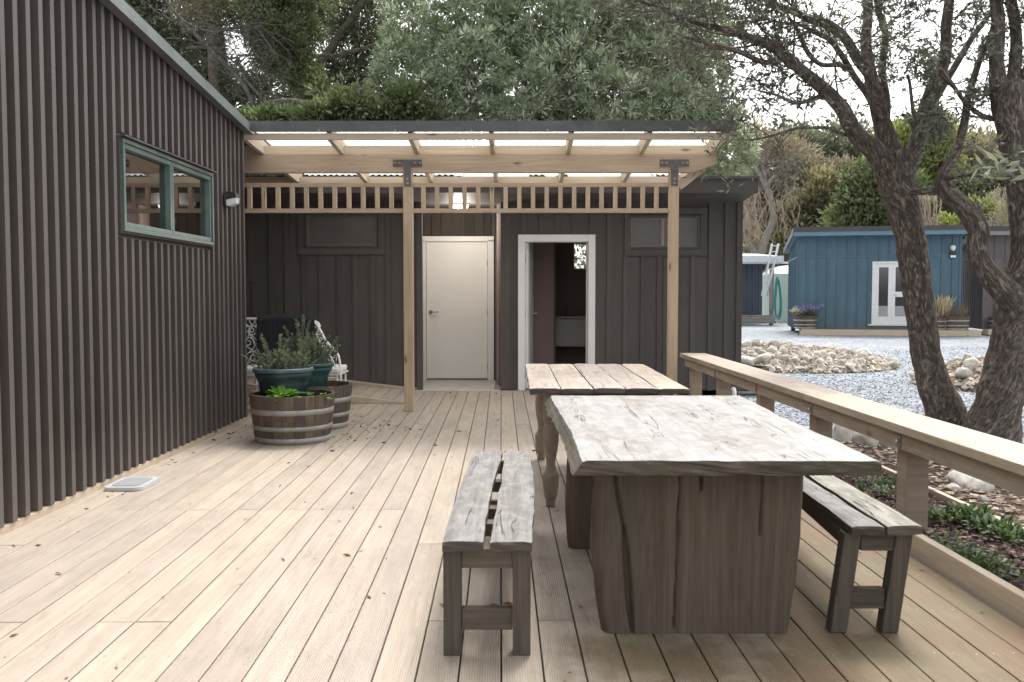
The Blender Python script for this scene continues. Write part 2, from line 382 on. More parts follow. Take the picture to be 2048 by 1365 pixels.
def barkm(name, c1, c2, sc=1.0, bmp=1.0, lich=None):
    m, n, b = newmat(name); uv = n.uv(); o = n.obj()
    wv = n.noise(n.mapping(uv, (5, 12, 1)), 1.0*sc, 5, .7)
    v = n.add('ShaderNodeVectorMath', {0: n.mapping(uv, (9*sc, 34*sc, 1)), 1: n.add('ShaderNodeCombineXYZ', {0: n.math('MULTIPLY', wv, 2.5), 1: n.math('MULTIPLY', wv, 6.5)}).outputs[0]}, operation='ADD').outputs[0]
    vo = n.add('ShaderNodeTexVoronoi', {'Vector': v, 'Scale': 1.0}, feature='DISTANCE_TO_EDGE').outputs['Distance']
    cr = n.ramp(vo, [(.0, 0.0), (.22, 1.0)])
    f = n.noise(o, 14*sc, 6, .75)
    c = n.mix(n.ramp(f, [(.32, 0.0), (.7, 1.0)]), c1, c2)
    fz_ = n.noise(n.mapping(uv, (8*sc, 26*sc, 1)), 1.0, 7, .75, 1.2)
    fi = n.ramp(fz_, [(.41, 0.0), (.52, 1.0)])
    c = n.mix(n.math('MULTIPLY', n.math('SUBTRACT', 1.0, cr), .6), c, tuple(x*.35 for x in c1))
    c = n.mix(n.math('MULTIPLY', n.math('SUBTRACT', 1.0, fi), .55), c, tuple(x*.3 for x in c1))
    if lich is not None:
        c = n.mix(n.math('MULTIPLY', n.ramp(n.noise(o, 7, 6, .8), [(.57, 0.0), (.66, 1.0)]), .7), c, lich)
    h = n.math('ADD', n.math('ADD', n.math('MULTIPLY', cr, .4), fi), n.math('MULTIPLY', f, .8))
    setp(n, b, col=c, rough=.9, spec=.15, normal=n.bump(h, bmp, .014)); return m
bark = barkm('rough_brown_bark', (.20, .162, .137), (.33, .275, .235), 1.0, 1.0, (.30, .28, .25))
bark_thin = barkm('twig_bark', (.16, .13, .11), (.25, .21, .18), 2.0, .4)
bark_dead = barkm('dead_brown_grey_bark', (.16, .145, .125), (.27, .25, .22), 1.0, .5)
bark_grey = barkm('dead_grey_bark', (.30, .27, .235), (.48, .44, .39), 1.0, .5)
bark_bg = barkm('brown_grey_bark', (.14, .115, .09), (.25, .21, .17), 1.0, .5)
vine_m = plain('dry_vine', (.42, .34, .26), .9, 0, .25, 3)
def rockm(name, c1, c2, c3):
    m, n, b = newmat(name); o = n.obj()
    rr = n.add('ShaderNodeObjectInfo').outputs['Random']
    off = n.add('ShaderNodeVectorMath', {0: o, 1: n.add('ShaderNodeCombineXYZ', {0: n.math('MULTIPLY', rr, 40.0)}).outputs[0]}, operation='ADD').outputs[0]
    base = n.ramp(rr, [(0.0, c1), (.5, c2), (1.0, c3)])
    f = n.noise(off, 5, 8, .72)
    c = n.mix(n.ramp(f, [(.35, 0.0), (.72, 1.0)]), n.mix(1.0, base, .72, 'MULTIPLY'), n.mix(1.0, base, 1.18, 'MULTIPLY'))
    c = n.mix(n.math('MULTIPLY', n.ramp(n.noise(off, 2.3, 5, .7), [(.55, 0.0), (.66, 1.0)]), .5), c, (.33, .25, .18))
    setp(n, b, col=c, rough=.85, spec=.25, normal=n.bump(n.noise(off, 16, 8, .7), .5, .02)); return m
rock_m = rockm('river_rock', (.38, .34, .29), (.62, .59, .54), (.48, .44, .39))
def stonesm(name, stops):
    m, n, b = newmat(name); c = n.ramp(n.rnd(), stops)
    setp(n, b, col=c, rough=.85, spec=.3); return m
gravel_m = stonesm('blue_grey_gravel_stone', [(0.0, (.13, .145, .165)), (.5, (.27, .295, .33)), (1.0, (.55, .57, .60))])
rubble_m = stonesm('small_pale_stone', [(0.0, (.22, .17, .13)), (.5, (.42, .37, .30)), (1.0, (.60, .54, .46))])
chip_m = stonesm('bark_chip', [(0.0, (.035, .022, .02)), (.5, (.085, .05, .042)), (1.0, (.22, .16, .12))])
litter_m = stonesm('leaf_litter', [(0.0, (.09, .06, .045)), (.5, (.22, .16, .12)), (1.0, (.46, .38, .29))])
rubble_base = plain('pale_rubble_earth', (.33, .28, .22), .95, 0, .35, 25, .6, .1, dirt=(.16, .12, .09), dscale=14)
# gravel sheet
m, n, b = newmat('gravel_sheet'); o = n.obj()
vo = n.add('ShaderNodeTexVoronoi', {'Vector': o, 'Scale': 22.0})
vo2 = n.add('ShaderNodeTexVoronoi', {'Vector': o, 'Scale': 9.0})
sp = n.add('ShaderNodeSeparateColor', {0: vo.outputs['Color']}).outputs[0]
sp2 = n.add('ShaderNodeSeparateColor', {0: vo2.outputs['Color']}).outputs[1]
c = n.ramp(n.math('ADD', n.math('MULTIPLY', sp, .6), n.math('MULTIPLY', sp2, .4)), [(.1, (.13, .15, .18)), (.5, (.255, .28, .315)), (.9, (.44, .46, .49))])
c = n.mix(n.math('MULTIPLY', n.ramp(n.noise(o, .5, 6, .7), [(.42, 0.0), (.62, 1.0)]), .5), c, (.23, .225, .22))
setp(n, b, col=c, rough=.9, spec=.2, normal=n.bump(vo.outputs['Distance'], .9, .02))
gravel_sheet = m
m, n, b = newmat('mulch_sheet'); o = n.obj()
c = n.ramp(n.noise(o, 28, 6, .8), [(.3, (.035, .022, .018)), (.55, (.10, .068, .05)), (.75, (.24, .18, .13))])
setp(n, b, col=c, rough=.95, spec=.1, normal=n.bump(n.noise(o, 40, 5, .8), 1.0, .02)); mulch_sheet = m
m, n, b = newmat('soil_sheet'); o = n.obj()
c = n.ramp(n.noise(o, 40, 6, .8), [(.3, (.028, .018, .016)), (.55, (.06, .04, .035)), (.78, (.13, .09, .075))])
setp(n, b, col=c, rough=.95, spec=.1, normal=n.bump(n.noise(o, 60, 5, .8), 1.0, .015)); bed_sheet = m
# ================================================================ ground
GZ = -.22
def zg(x, y):
    t = max(0, min(1, (4.4-x)/1.6))*max(0, min(1, (9.2-y)/1.5)) if x > 1.9 else 0
    z = GZ + .2*t*t*(3-2*t)
    z += .025*mn.noise(Vector((x*.35, y*.35, 3)))
    return z
def sheet(name, xs, ys, zf, mat, label=None, keep=None):
    mb = MB(); idx = {}
    for j, y in enumerate(ys):
        for i, x in enumerate(xs): mb.v.append((x, y, zf(x, y)))
    nx = len(xs)
    for j in range(len(ys)-1):
        for i in range(nx-1):
            cx, cy = (xs[i]+xs[i+1])/2, (ys[j]+ys[j+1])/2
            if keep and not keep(cx, cy): continue
            a = j*nx+i; mb.f.append((a, a+1, a+nx+1, a+nx)); mb.r.append(.5); mb.sm.append(True); mb.mi.append(0)
            mb.uv += [(xs[i], ys[j]), (xs[i+1], ys[j]), (xs[i+1], ys[j+1]), (xs[i], ys[j+1])]
    return mb.build(name, mat)
fr = lambda a, b, n: [a+(b-a)*i/n for i in range(n+1)]
gx = [-400, -150, -60, -25, -12] + fr(-6, 12, 60) + [16, 22, 30, 45, 80, 160, 400]
gy = [-60, -20, -6] + fr(0, 24, 80) + [28, 34, 42, 60, 100, 200, 500]
tag(sheet('ground', gx, gy, zg, gravel_sheet), 'blue grey gravel yard around the buildings', kind='structure')
def litter_keep(x, y):
    e = 4.7+.5*mn.noise(Vector((x*.8, y*.8, 0)))-.25*max(0, y-5)
    return 2.58 < x < e and y < 8.6+.5*mn.noise(Vector((x, y, 4)))
tag(sheet('leaf_litter_ground', fr(2.58, 5.6, 60), fr(1.0, 9.4, 160), lambda x, y: zg(x, y)+.006+.018*mn.noise(Vector((x*5, y*5, 0))), mulch_sheet, keep=litter_keep), 'bare ground with bark and leaf litter under the tree', kind='structure')
tag(sheet('garden_bed_soil', fr(2.02, 2.60, 12), fr(1.0, 7.9, 100), lambda x, y: .005+.02*mn.noise(Vector((x*4, y*4, 0))), bed_sheet), 'dark bark mulch soil of the narrow bed beside the deck', kind='structure')

# ================================================================ deck
AD = R(.96); ca, sa = math.cos(AD), math.sin(AD)
def DS(s, t, z=0): return Vector((s*ca-t*sa, s*sa+t*ca, z))     # s across, t along boards
PB = .1403; S_EDGE = 1.985
Rd = Matrix(((-sa, ca, 0), (ca, sa, 0), (0, 0, 1))).transposed()  # columns: length dir, across, up
Rd = Matrix(((-sa, ca, 0), (ca, sa, 0), (0, 0, -1))).transposed()
mb = MB(); mj = MB()
k0 = -36
joints = {}
for k in range(k0, 15):
    s0 = k*PB+.003; s1 = min((k+1)*PB-.003, S_EDGE)
    if s1-s0 < .03: continue
    sc_ = (s0+s1)/2
    t_start = 1.0; t_end = 12.06
    if sc_ < -2.62: t_start = 9.2
    # joints measured: a long common joint at t=5.35, others staggered
    js = []
    if -2.2 < sc_ < -.45: js.append(5.35)
    rr = random.Random(k*13+5)
    if random.random() < .5 or not js: js.append(rr.choice([2.35, 3.5, 6.8, 7.4, 4.6]))
    js.append(rr.choice([8.9, 9.7, 10.4])); js = sorted(j for j in js if t_start+.4 < j < t_end-.3)
    js = [j for i, j in enumerate(js) if i == 0 or j-js[i-1] > 1.0]
    ends = [t_start]+js+[t_end]
    for a, b in zip(ends[:-1], ends[1:]):
        L = b-a-.004; c = DS(sc_, (a+b)/2, -.0125-random.random()*.0012)
        mb.box(c, (L, s1-s0, .025), Rd, 0, rr.random())
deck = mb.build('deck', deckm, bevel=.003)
tag(deck, 'pale timber decking boards running to the dark building', kind='structure')
mb = MB()
mb.box((-.35, 6.0, -.12), (4.75, 11.9, .16), r=.3)
tag(mb.build('deck_subframe', brown_old), 'dark joists under the deck', kind='structure')

mb = MB(); js_ = [1.35+.45*i for i in range(24)]
for k in range(-20, 14):
    for t in js_:
        for f in (.22, .78):
            p = DS((k+f)*PB+random.gauss(0, .003), t+random.gauss(0, .006), .0004); q_ = [(p.x+.0042*math.cos(a*1.047), p.y+.0042*math.sin(a*1.047), p.z) for a in range(6)]
            if p.x > -2.6: mb.poly(q_, [(0, 0)]*6, .5)
sc_o = mb.build('screw_heads', steel, deck)
# ramp deck along the left of the back wall
mb = MB(); slope = .117
rs = MB()
zr = lambda x: max(0, (-1.27-x)*slope)
y0r, y1r = 10.62, 12.06
k = 0
for k in range(-33, -8):
    s0 = k*PB+.003; s1 = (k+1)*PB-.003
    A = [DS(s0, y0r), DS(s1, y0r), DS(s1, y1r), DS(s0, y1r)]
    if A[1].x > -1.27: continue
    r_ = random.random()
    P = [Vector((p.x, p.y, zr(p.x)+.004)) for p in A]
    u = [(0, s0), (0, s1), (y1r-y0r, s1), (y1r-y0r, s0)]
    u = [(u_[0], u_[1]) for u_ in u]
    mb.poly(P, u, r_)
    for i in range(4):
        a, b = P[i], P[(i+1) % 4]; dz = Vector((0, 0, -.022))
        mb.poly([b, a, a+dz, b+dz], [(0, 0), (.1, 0), (.1, .02), (0, .02)], r_)
ramp = thing('access_ramp', (-1.27, 10.62, 0), 'low timber ramp rising to the left along the dark back wall', 'ramp')
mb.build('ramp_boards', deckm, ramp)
mb = MB(); mb.prism([(-1.25, 10.60, .002), (-4.5, 10.60, .002), (-4.5, 10.60, zr(-4.5)+.012), (-1.25, 10.60, .012)], (0, -.035, 0))
mb.build('ramp_edge_board', pine_pale, ramp, bevel=.002)
mb = MB(); mb.prism([(-1.3, 12.055, .02), (-4.5, 12.055, .02), (-4.5, 12.055, zr(-4.5)+.03), (-1.3, 12.055, .03)], (0, -.018, 0))
mb.build('wall_edge_strip', pine_pale, ramp)

# kerb board at the right edge of the deck
def dbox(mb, s0, s1, t0, t1, z0, z1, r=None): return mb.box(DS((s0+s1)/2, (t0+t1)/2, (z0+z1)/2), (t1-t0, s1-s0, z1-z0), Rd, 0, r)
mb = MB(); dbox(mb, 1.990, 2.035, 1.2, 4.6, -.04, .098); dbox(mb, 1.990, 2.035, 4.603, 8.2, -.04, .095)
tag(mb.build('edging_board', pine_pale, bevel=.004), 'pale timber board edging the deck beside the garden bed', 'edging')
mb = MB(); dbox(mb, 2.655, 2.69, 1.2, 5.0, -.06, .055); dbox(mb, 2.655, 2.69, 5.004, 7.9, -.06, .05)
tag(mb.build('edging_board', pine_pale, bevel=.003), 'thin pale timber edging on the tree side of the garden bed', 'edging')

# ================================================================ left house
house = thing('house', (-4.9, 4, 0), 'long dark house with vertical battens and a green window at left', 'house')
XW = -2.715; XB = -2.668
ztop = lambda y: 2.925+(9.12-y)*.094
wy0, wy1, wz0, wz1 = 6.245, 8.125, 1.667, 2.318
mb = MB()
def wallpoly(mb, ya, yb, za, zb, x=XW, th=.09):   # slab with sloped top (za/zb None => follow the roof)
    pts = [(x, ya, za), (x, yb, za), (x, yb, zb if zb is not None else ztop(yb)-.06), (x, ya, zb if zb is not None else ztop(ya)-.06)]
    mb.prism(pts, (-th, 0, 0), .5)
wallpoly(mb, -2, wy0, .045, None); wallpoly(mb, wy1, 9.12, .045, None)
wallpoly(mb, wy0, wy1, .045, wz0); wallpoly(mb, wy0, wy1, wz1, None)
mb.box((-4.95, 9.075, 1.48), (4.3, .09, 2.86), r=.5); mb.box((-7.05, 3.6, 1.9), (.09, 11, 3.6), r=.5)
# battens
y = -1.9; pitch = .1325
while y < 9.1:
    w = .046; r_ = random.random(); dj = random.uniform(-.004, .004)
    segs = [(.043, None)] if not (wy0-.015 < y < wy1+.015) else [(.043, wz0-.028), (wz1+.03, None)]
    for za, zb in segs:
        ya, yb = y-w/2+dj, y+w/2+dj
        xb = XB+random.uniform(-.002, .002)
        mb.prism([(xb, ya, za), (xb, yb, za), (xb, yb, zb or ztop(yb)-.055), (xb, ya, zb or ztop(ya)-.055)], (XW-xb-.001, 0, 0), r_)
    y += pitch
mb.build('wall', dark_clad, house)
mb = MB(); mb.box((-2.70, 3.57, .021), (.05, 11.14, .040)); mb.build('base_board', pine_pale, house)
mb = MB()
mb.prism([(-2.60, -2.2, ztop(-2.2)-.10), (-2.60, 9.16, ztop(9.16)-.10), (-2.60, 9.16, ztop(9.16)), (-2.60, -2.2, ztop(-2.2))], (-.06, 0, 0))
mb.prism([(-2.598, -2.2, ztop(-2.2)-.10), (-2.598, 9.16, ztop(9.16)-.10), (-2.598, 9.16, ztop(9.16)-.088), (-2.598, -2.2, ztop(-2.2)-.088)], (.012, 0, 0))
for i in range(12):
    yy = -1+i*.92; c = Vector((-2.594, yy, ztop(yy)-.078)); mb.lathe(c, [(0.0001, .006), (.006, .006), (.007, -.004)], 6)
mb.build('roof_flashing', flash_l, house)
mb = MB(); mb.prism([(-2.66, -2.2, ztop(-2.2)-.03), (-2.66, 9.16, ztop(9.16)-.03), (-2.66, 9.16, ztop(9.16)-.012), (-2.66, -2.2, ztop(-2.2)-.012)], (-4.5, 0, 0))
mb.build('roof', roofing, house)
win = MB(); fx = -2.672
def ring(mb, y0, y1, z0, z1, w, x0, x1):
    xc, dx = (x0+x1)/2, abs(x1-x0)
    mb.box((xc, (y0+y1)/2, z1-w/2), (dx, y1-y0, w)); mb.box((xc, (y0+y1)/2, z0+w/2), (dx, y1-y0, w))
    mb.box((xc, y0+w/2, (z0+z1)/2), (dx, w, z1-z0-2*w)); mb.box((xc, y1-w/2, (z0+z1)/2), (dx, w, z1-z0-2*w))
ring(win, 6.26, 8.11, 1.68, 2.305, .028, -2.75, -2.642)
ym = 7.16
ring(win, 6.29, ym+.006, 1.71, 2.275, .034, -2.735, -2.655); ring(win, ym+.012, 8.08, 1.71, 2.275, .034, -2.735, -2.655)
wf = win.build('window', green_al, house, bevel=.003)
mb = MB(); ring(mb, wy0, wy1, wz0, wz1, .014, -2.76, -2.662); mb.box((-2.64, 7.185, 2.318), (.045, 1.90, .010)); mb.build('window_trim', dark_clad2, wf)
mb = MB(); mb.box((-2.70, (6.32+ym-.02)/2, 1.99), (.006, ym-.03-6.32, .51)); mb.box((-2.70, (ym+.045+8.05)/2, 1.99), (.006, 8.05-ym-.045, .51)); mb.build('pane', glass, wf)
# interior of the house seen dimly through the panes
mb = MB(); mb.box((-4.4, 7.1, .02), (3.2, 3.9, .02)); mb.box((-6.0, 7.1, 1.5), (.05, 3.9, 2.9)); mb.box((-4.4, 5.2, 1.5), (3.2, .05, 2.9)); mb.box((-4.4, 7.1, 2.85), (3.2, 3.9, .03))
mb.build('interior_lining', plum, house)

# wall lamp on the left house
lamp = thing('wall_lamp', (-2.665, 8.5, 2.12), 'small black wall lamp with a white lens beside the green window', 'wall lamp')
mb = MB(); mb.box((-2.65, 8.5, 2.12), (.03, .12, .13)); mb.prism([(-2.64, 8.44, 2.19), (-2.555, 8.44, 2.175), (-2.545, 8.44, 2.135), (-2.64, 8.44, 2.115)], (0, .12, 0)); mb.build('housing', black_pl, lamp, bevel=.01)
mb = MB(); mb.prism([(-2.638, 8.445, 2.113), (-2.548, 8.445, 2.133), (-2.555, 8.445, 2.085), (-2.60, 8.445, 2.06), (-2.635, 8.445, 2.06)], (0, .11, 0)); mb.build('lens', lens_m, lamp, bevel=.008)

# ================================================================ back building
YB = 12.10
bb = thing('dark_cabin', (0, YB, 0), 'dark board and batten building with two doors behind the pergola', 'building')
WX0, WX1 = -4.6, 2.93; WT = 2.62
mb = MB()
PX0, PX1 = -1.235, -.205
def wx(x0, x1, z0, z1, y=YB, th=.1, r=.5): mb.box(((x0+x1)/2, y+th/2, (z0+z1)/2), (x1-x0, th, z1-z0), None, 2, r)
# left wall with window opening -2.72..-1.844 x 1.895..2.266
for q in ((WX0, -2.74, .0, WT), (-2.74, -1.824, 0, 1.875), (-2.74, -1.824, 2.286, WT), (-1.824, PX0, 0, WT)): wx(*q)
wx(PX0, PX1, 2.50, WT)
for q in ((PX1, .095, 0, WT), (.095, .93, 1.95, WT), (.93, 1.471, 0, WT), (1.471, 2.368, 0, 1.858), (1.471, 2.368, 2.264, WT), (2.368, WX1, 0, WT)): wx(*q)
mb.box((WX1-.05, YB+2.1, 1.2), (.1, 4.0, 2.84), None, 2, .5); mb.box((-4.55, 10.6, 1.3), (.1, 2.9, 2.7), None, 2, .5)
mb.box((-1.85, YB+4.1, 1.2), (5.4, .1, 2.84), None, 2, .5); mb.box((2.2, YB+4.1, 1.2), (1.4, .1, 2.84), None, 2, .5); mb.box((1.175, YB+4.1, .7), (.65, .1, 1.84), None, 2, .5); mb.box((1.175, YB+4.1, 2.44), (.65, .1, .36), None, 2, .5)
# passage side walls (slightly skewed) and the wall over its door
def vquad(a, b, z0, z1, r=.5, th=.02):
    a = Vector(a); b = Vector(b); d = (b-a).normalized(); nrm = Vector((-d.y, d.x, 0))*th
    mb.prism([(a.x, a.y, z0), (b.x, b.y, z0), (b.x, b.y, z1), (a.x, a.y, z1)], (nrm.x, nrm.y, 0), r)
YD = 13.5
vquad((PX1, YB+.1, 0), (-.325, YD+.1, 0), -.02, 2.6, .4, -.03)
vquad((PX0-.0, YB+.1, 0), (-1.40, YD+.1, 0), -.02, 2.6, .4, .03)
mb.box((-.86, YD+.06, 2.30), (1.1, .08, .46), None, 2, .5)
mb.box((-.33, YD+.04, 1.2), (.06, .06, 2.5), None, 2, .2)
# battens
x = WX0+.07; bp = .2205
while x < WX1-.02:
    if not (PX0-.03 < x < PX1+.05):
        r_ = random.random(); segs = [(.0, 2.56)]
        if -.02 < x < 1.05: segs = [(2.04, 2.56)]
        if -2.88 < x < -1.69: segs = [(.0, 1.765)]
        if 1.40 < x < 2.50: segs = [(.0, 1.765)]
        for za, zb in segs:
            dx = random.uniform(-.012, .012)
            mb.box((x+dx, YB-.011, (za+zb)/2), (.064, .022, zb-za), None, 2, r_)
    x += bp
for xx in (PX0-.03, PX1+.035, WX1-.03): mb.box((xx, YB-.013, 1.28), (.075, .026, 2.54), None, 2, random.random())
mb.build('wall', dark_clad2, bb)
mb = MB()
xs = [-1.36, -1.24, -1.10, -.93, -.77, -.60, -.47, -.36]
for a, b in zip(xs[:-1], xs[1:]): mb.box(((a+b)/2, YD+.005-random.random()*.012, 2.28), (b-a-.012, .02, .42), None, 2)
mb.build('over_door_boards', trans_board, bb)
# windows
def bwin(x0, x1, z0, z1, tx0, tx1, tz0, tz1):
    mb = MB(); y = YB-.02
    def rg(x0, x1, z0, z1, w, ya, yb):
        yc, dy = (ya+yb)/2, yb-ya
        mb.box(((x0+x1)/2, yc, z1-w/2), (x1-x0, dy, w)); mb.box(((x0+x1)/2, yc, z0+w/2), (x1-x0, dy, w))
        mb.box((x0+w/2, yc, (z0+z1)/2), (w, dy, z1-z0-2*w)); mb.box((x1-w/2, yc, (z0+z1)/2), (w, dy, z1-z0-2*w))
    rg(tx0, tx1, tz0, tz1, .085, YB-.03, YB-.002)
    rg(x0-.035, x1+.035, z0-.035, z1+.035, .035, YB-.022, YB+.03)
    f = mb.build('window', dark_clad2, bb, bevel=.003)
    mb = MB(); mb.box(((x0+x1)/2, YB+.012, (z0+z1)/2), (x1-x0, .006, z1-z0)); mb.build('pane', glass_dim, f)
    mb = MB(); rg_w = .006
    for q in (((x0+x1)/2, z1-.003, x1-x0, rg_w), ((x0+x1)/2, z0+.003, x1-x0, rg_w), (x0+.003, (z0+z1)/2, rg_w, z1-z0-.014), (x1-.003, (z0+z1)/2, rg_w, z1-z0-.014)):
        mb.box((q[0], YB+.004, q[1]), (q[2], .006, q[3]))
    mb.build('glazing_bead', steel, f)
    return f
bwin(-2.72, -1.844, 1.895, 2.266, -2.85, -1.71, 1.77, 2.40)
bwin(1.491, 2.348, 1.878, 2.244, 1.40, 2.47, 1.755, 2.38)
bwin(-4.35, -3.53, 1.50, 2.10, -4.47, -3.42, 1.42, 2.2)
# white passage door
mb = MB()
X0, X1 = -1.36, -.328
mb.box((X0+.022, YD-.02, 1.02), (.045, .09, 2.04)); mb.box((X1-.045, YD-.02, 1.02), (.09, .09, 2.04)); mb.box(((X0+X1)/2, YD-.02, 2.058), (X1-X0, .09, .036+.04))
df = mb.build('door_frame', door_paint, bb, bevel=.003)
mb = MB(); mb.box(((-1.311-.422)/2, YD, 1.022), (.885, .04, 1.985)); d1 = mb.build('door', door_paint, bb, bevel=.002)
hx = -(1033-862)/137*1.0
mb = MB(); c = at(861.5, 624.5, YD-.022)
mb.tube([c, c+Vector((0, -.012, 0))], .027, 20); mb.tube([c, c+Vector((0, -.05, 0))], .009, 10); mb.tube([c+Vector((0, -.05, 0)), c+Vector((.04, -.055, 0)), c+Vector((.115, -.05, 0))], .008, 8)
mb.build('handle', chrome, d1)
for zz in (1.72, 1.0, .2):
    mb = MB(); mb.tube([(-.424, YD-.026, zz-.045), (-.424, YD-.026, zz+.045)], .007, 8); mb.build('hinge', steel, d1)
mb = MB(); mb.box((-.87, (YB+YD)/2+.05, -.006), (1.3, YD-YB+.3, .02)); mb.build('concrete_threshold', concrete, bb)
mb = MB(); mb.box((-.8, (YB+YD)/2+.02, 2.49), (1.4, 1.35, .03)); mb.build('passage_ceiling', dark_clad2, bb)
# open door with white frame
mb = MB(); fz = 2.03; yc = YB-.012
mb.box((.02+.045, yc, fz/2), (.09, .05, fz)); mb.box((1.025-.045, yc, fz/2), (.09, .05, fz)); mb.box((.5225, yc, fz-.045), (.825, .05, .09))
mb.box((.105, YB+.07, .975), (.02, .12, 1.95)); mb.box((.925, YB+.07, .975), (.02, .12, 1.95)); mb.box((.515, YB+.07, 1.945), (.80, .12, .02))
mb.build('door_frame', white_paint, bb, bevel=.003)
th = R(96); hp = Vector((.118, YB+.12, 0))
Rz = Matrix.Rotation(R(84), 3, 'Z')
mb = MB(); mb.box(hp+Rz @ Vector((.39, -.02, .985)), (.78, .04, 1.94), Rz); d2 = mb.build('door', white_paint, bb, bevel=.002)
for s_ in (0.0,):
    c = hp+Rz @ Vector((.72, -.04, .99))
    mb = MB(); e = Rz @ Vector((0, -.05, 0)); f_ = Rz @ Vector((-.11, -.05, 0))
    mb.tube([c, c+e*.25], .026, 16); mb.tube([c, c+e], .009, 8); mb.tube([c+e, c+f_], .008, 8); mb.build('handle', chrome, d2)
for zz in (1.72, 1.0, .2):
    mb = MB(); mb.tube([(.113, YB+.01, zz-.045), (.113, YB+.01, zz+.045)], .007, 8); mb.build('hinge', steel, d2)
# washroom behind the open door
mb = MB()
mb.box((.8, 13.6, .005), (2.2, 3.0, .02)); mb.box((.32, 13.35, 1.25), (.44, .04, 2.5)); mb.box((.8, 13.6, 2.5), (2.2, 3.0, .02))
mb.box((1.9, 13.6, 1.25), (.04, 3.0, 2.5)); mb.box((-.25, 13.9, 1.25), (.04, 2.5, 2.5))
Yw = 14.6
p0 = at(1146, 540, Yw); p1 = at(1184, 487, Yw)
mb.box(((p0.x-.3)/2, Yw, 1.25), (p0.x+.3, .05, 2.5)); mb.box(((p1.x+1.9)/2, Yw, 1.25), (1.9-p1.x, .05, 2.5)); mb.box(((p0.x+p1.x)/2, Yw, p0.z/2), (p1.x-p0.x, .05, p0.z)); mb.box(((p0.x+p1.x)/2, Yw, (p1.z+2.5)/2), (p1.x-p0.x, .05, 2.5-p1.z))
mb.build('interior_lining', plum, bb)
mb = MB(); mb.box((.55, 13.34, 1.25), (.025, .07, 2.5)); mb.build('partition_post', brown_old, bb)
mb = MB(); w_ = .02
for q in ((p0.x, p0.z, p1.x, p0.z+w_), (p0.x, p1.z-w_, p1.x, p1.z), (p0.x, p0.z+w_, p0.x+w_, p1.z-w_), (p1.x-w_, p0.z+w_, p1.x, p1.z-w_)):
    mb.box(((q[0]+q[2])/2, Yw-.03, (q[1]+q[3])/2), (q[2]-q[0], .04, q[3]-q[1]))
mb.build('washroom_window_frame', white_paint, bb)
q0 = at(1100, 634, 13.9); q1 = at(1100, 693, 13.9)
van = MB(); van.box((1.1, 14.15, q0.z-.012), (1.25, .5, .03)); van.box((1.1, 14.17, (q0.z+q1.z)/2-.02), (1.23, .46, q0.z-q1.z-.03))
vt = van.build('vanity', vanity_m, bevel=.004); tag(vt, 'grey vanity unit inside the open doorway', 'vanity')
tp = at(1132, 634, 14.1); mb = MB(); mb.tube([tp, tp+Vector((0, 0, .13)), tp+Vector((0, -.03, .16)), tp+Vector((0, -.11, .15)), tp+Vector((0, -.12, .12))], .011, 8); mb.build('tap', chrome, vt)
# eave: fascia, soffit, roof
YE = 11.62; ft = 2.705; fb = 2.52
mb = MB(); mb.box((-.75, YE, (ft+fb)/2), (7.46, .03, ft-fb)); mb.box((2.99, YE+2.4, (ft+fb)/2+.0), (.03, 4.83, ft-fb)); mb.build('fascia', dark_clad2, bb)
mb = MB(); mb.prism([(-4.5, YE+.02, fb+.006), (2.974, YE+.02, fb+.006), (2.93, YB, fb-.075), (-4.5, YB, fb-.075)], (0, 0, .012))
mb.prism([(2.974, YE+.02, fb+.006), (2.974, YE+4.7, fb+.006), (2.93, YE+4.7, fb-.075), (2.93, YB, fb-.075)], (0, 0, .012)); mb.build('soffit', dark_clad2, bb)
mb = MB(); mb.prism([(-4.5, YE-.03, ft-.004), (3.02, YE-.03, ft-.004), (3.02, 16.4, ft-.12), (-4.5, 16.4, ft-.12)], (0, 0, .02)); 
mb.box((-.74, YE-.028, ft-.006), (7.52, .03, .022)); mb.build('roof', flash, bb)

# ceiling lamp over the passage
cl = thing('ceiling_lamp', (-.752, 12.35, 2.46), 'round lit ceiling lamp over the white passage door', 'ceiling lamp')
mb = MB(); mb.lathe((-.752, 12.35, 2.475), [(.001, 0), (.13, 0), (.13, -.03), (.12, -.035)], 28); mb.build('lamp_base', white_paint, cl)
mb = MB(); mb.lathe((-.752, 12.35, 2.475), [(.12, -.034), (.115, -.06), (.08, -.085), (.04, -.095), (.001, -.097)], 28); mb.build('diffuser', lamp_on, cl)

# pipe at the right foot of the building
mb = MB(); p = on(1469, 800, GZ); mb.tube([(2.82, 11.95, GZ), (2.82, 11.95, .0), (2.82, 12.0, .03)], .03, 12)
tag(mb.build('waste_pipe', white_paint), 'short white pipe at the foot of the dark building', 'pipe')

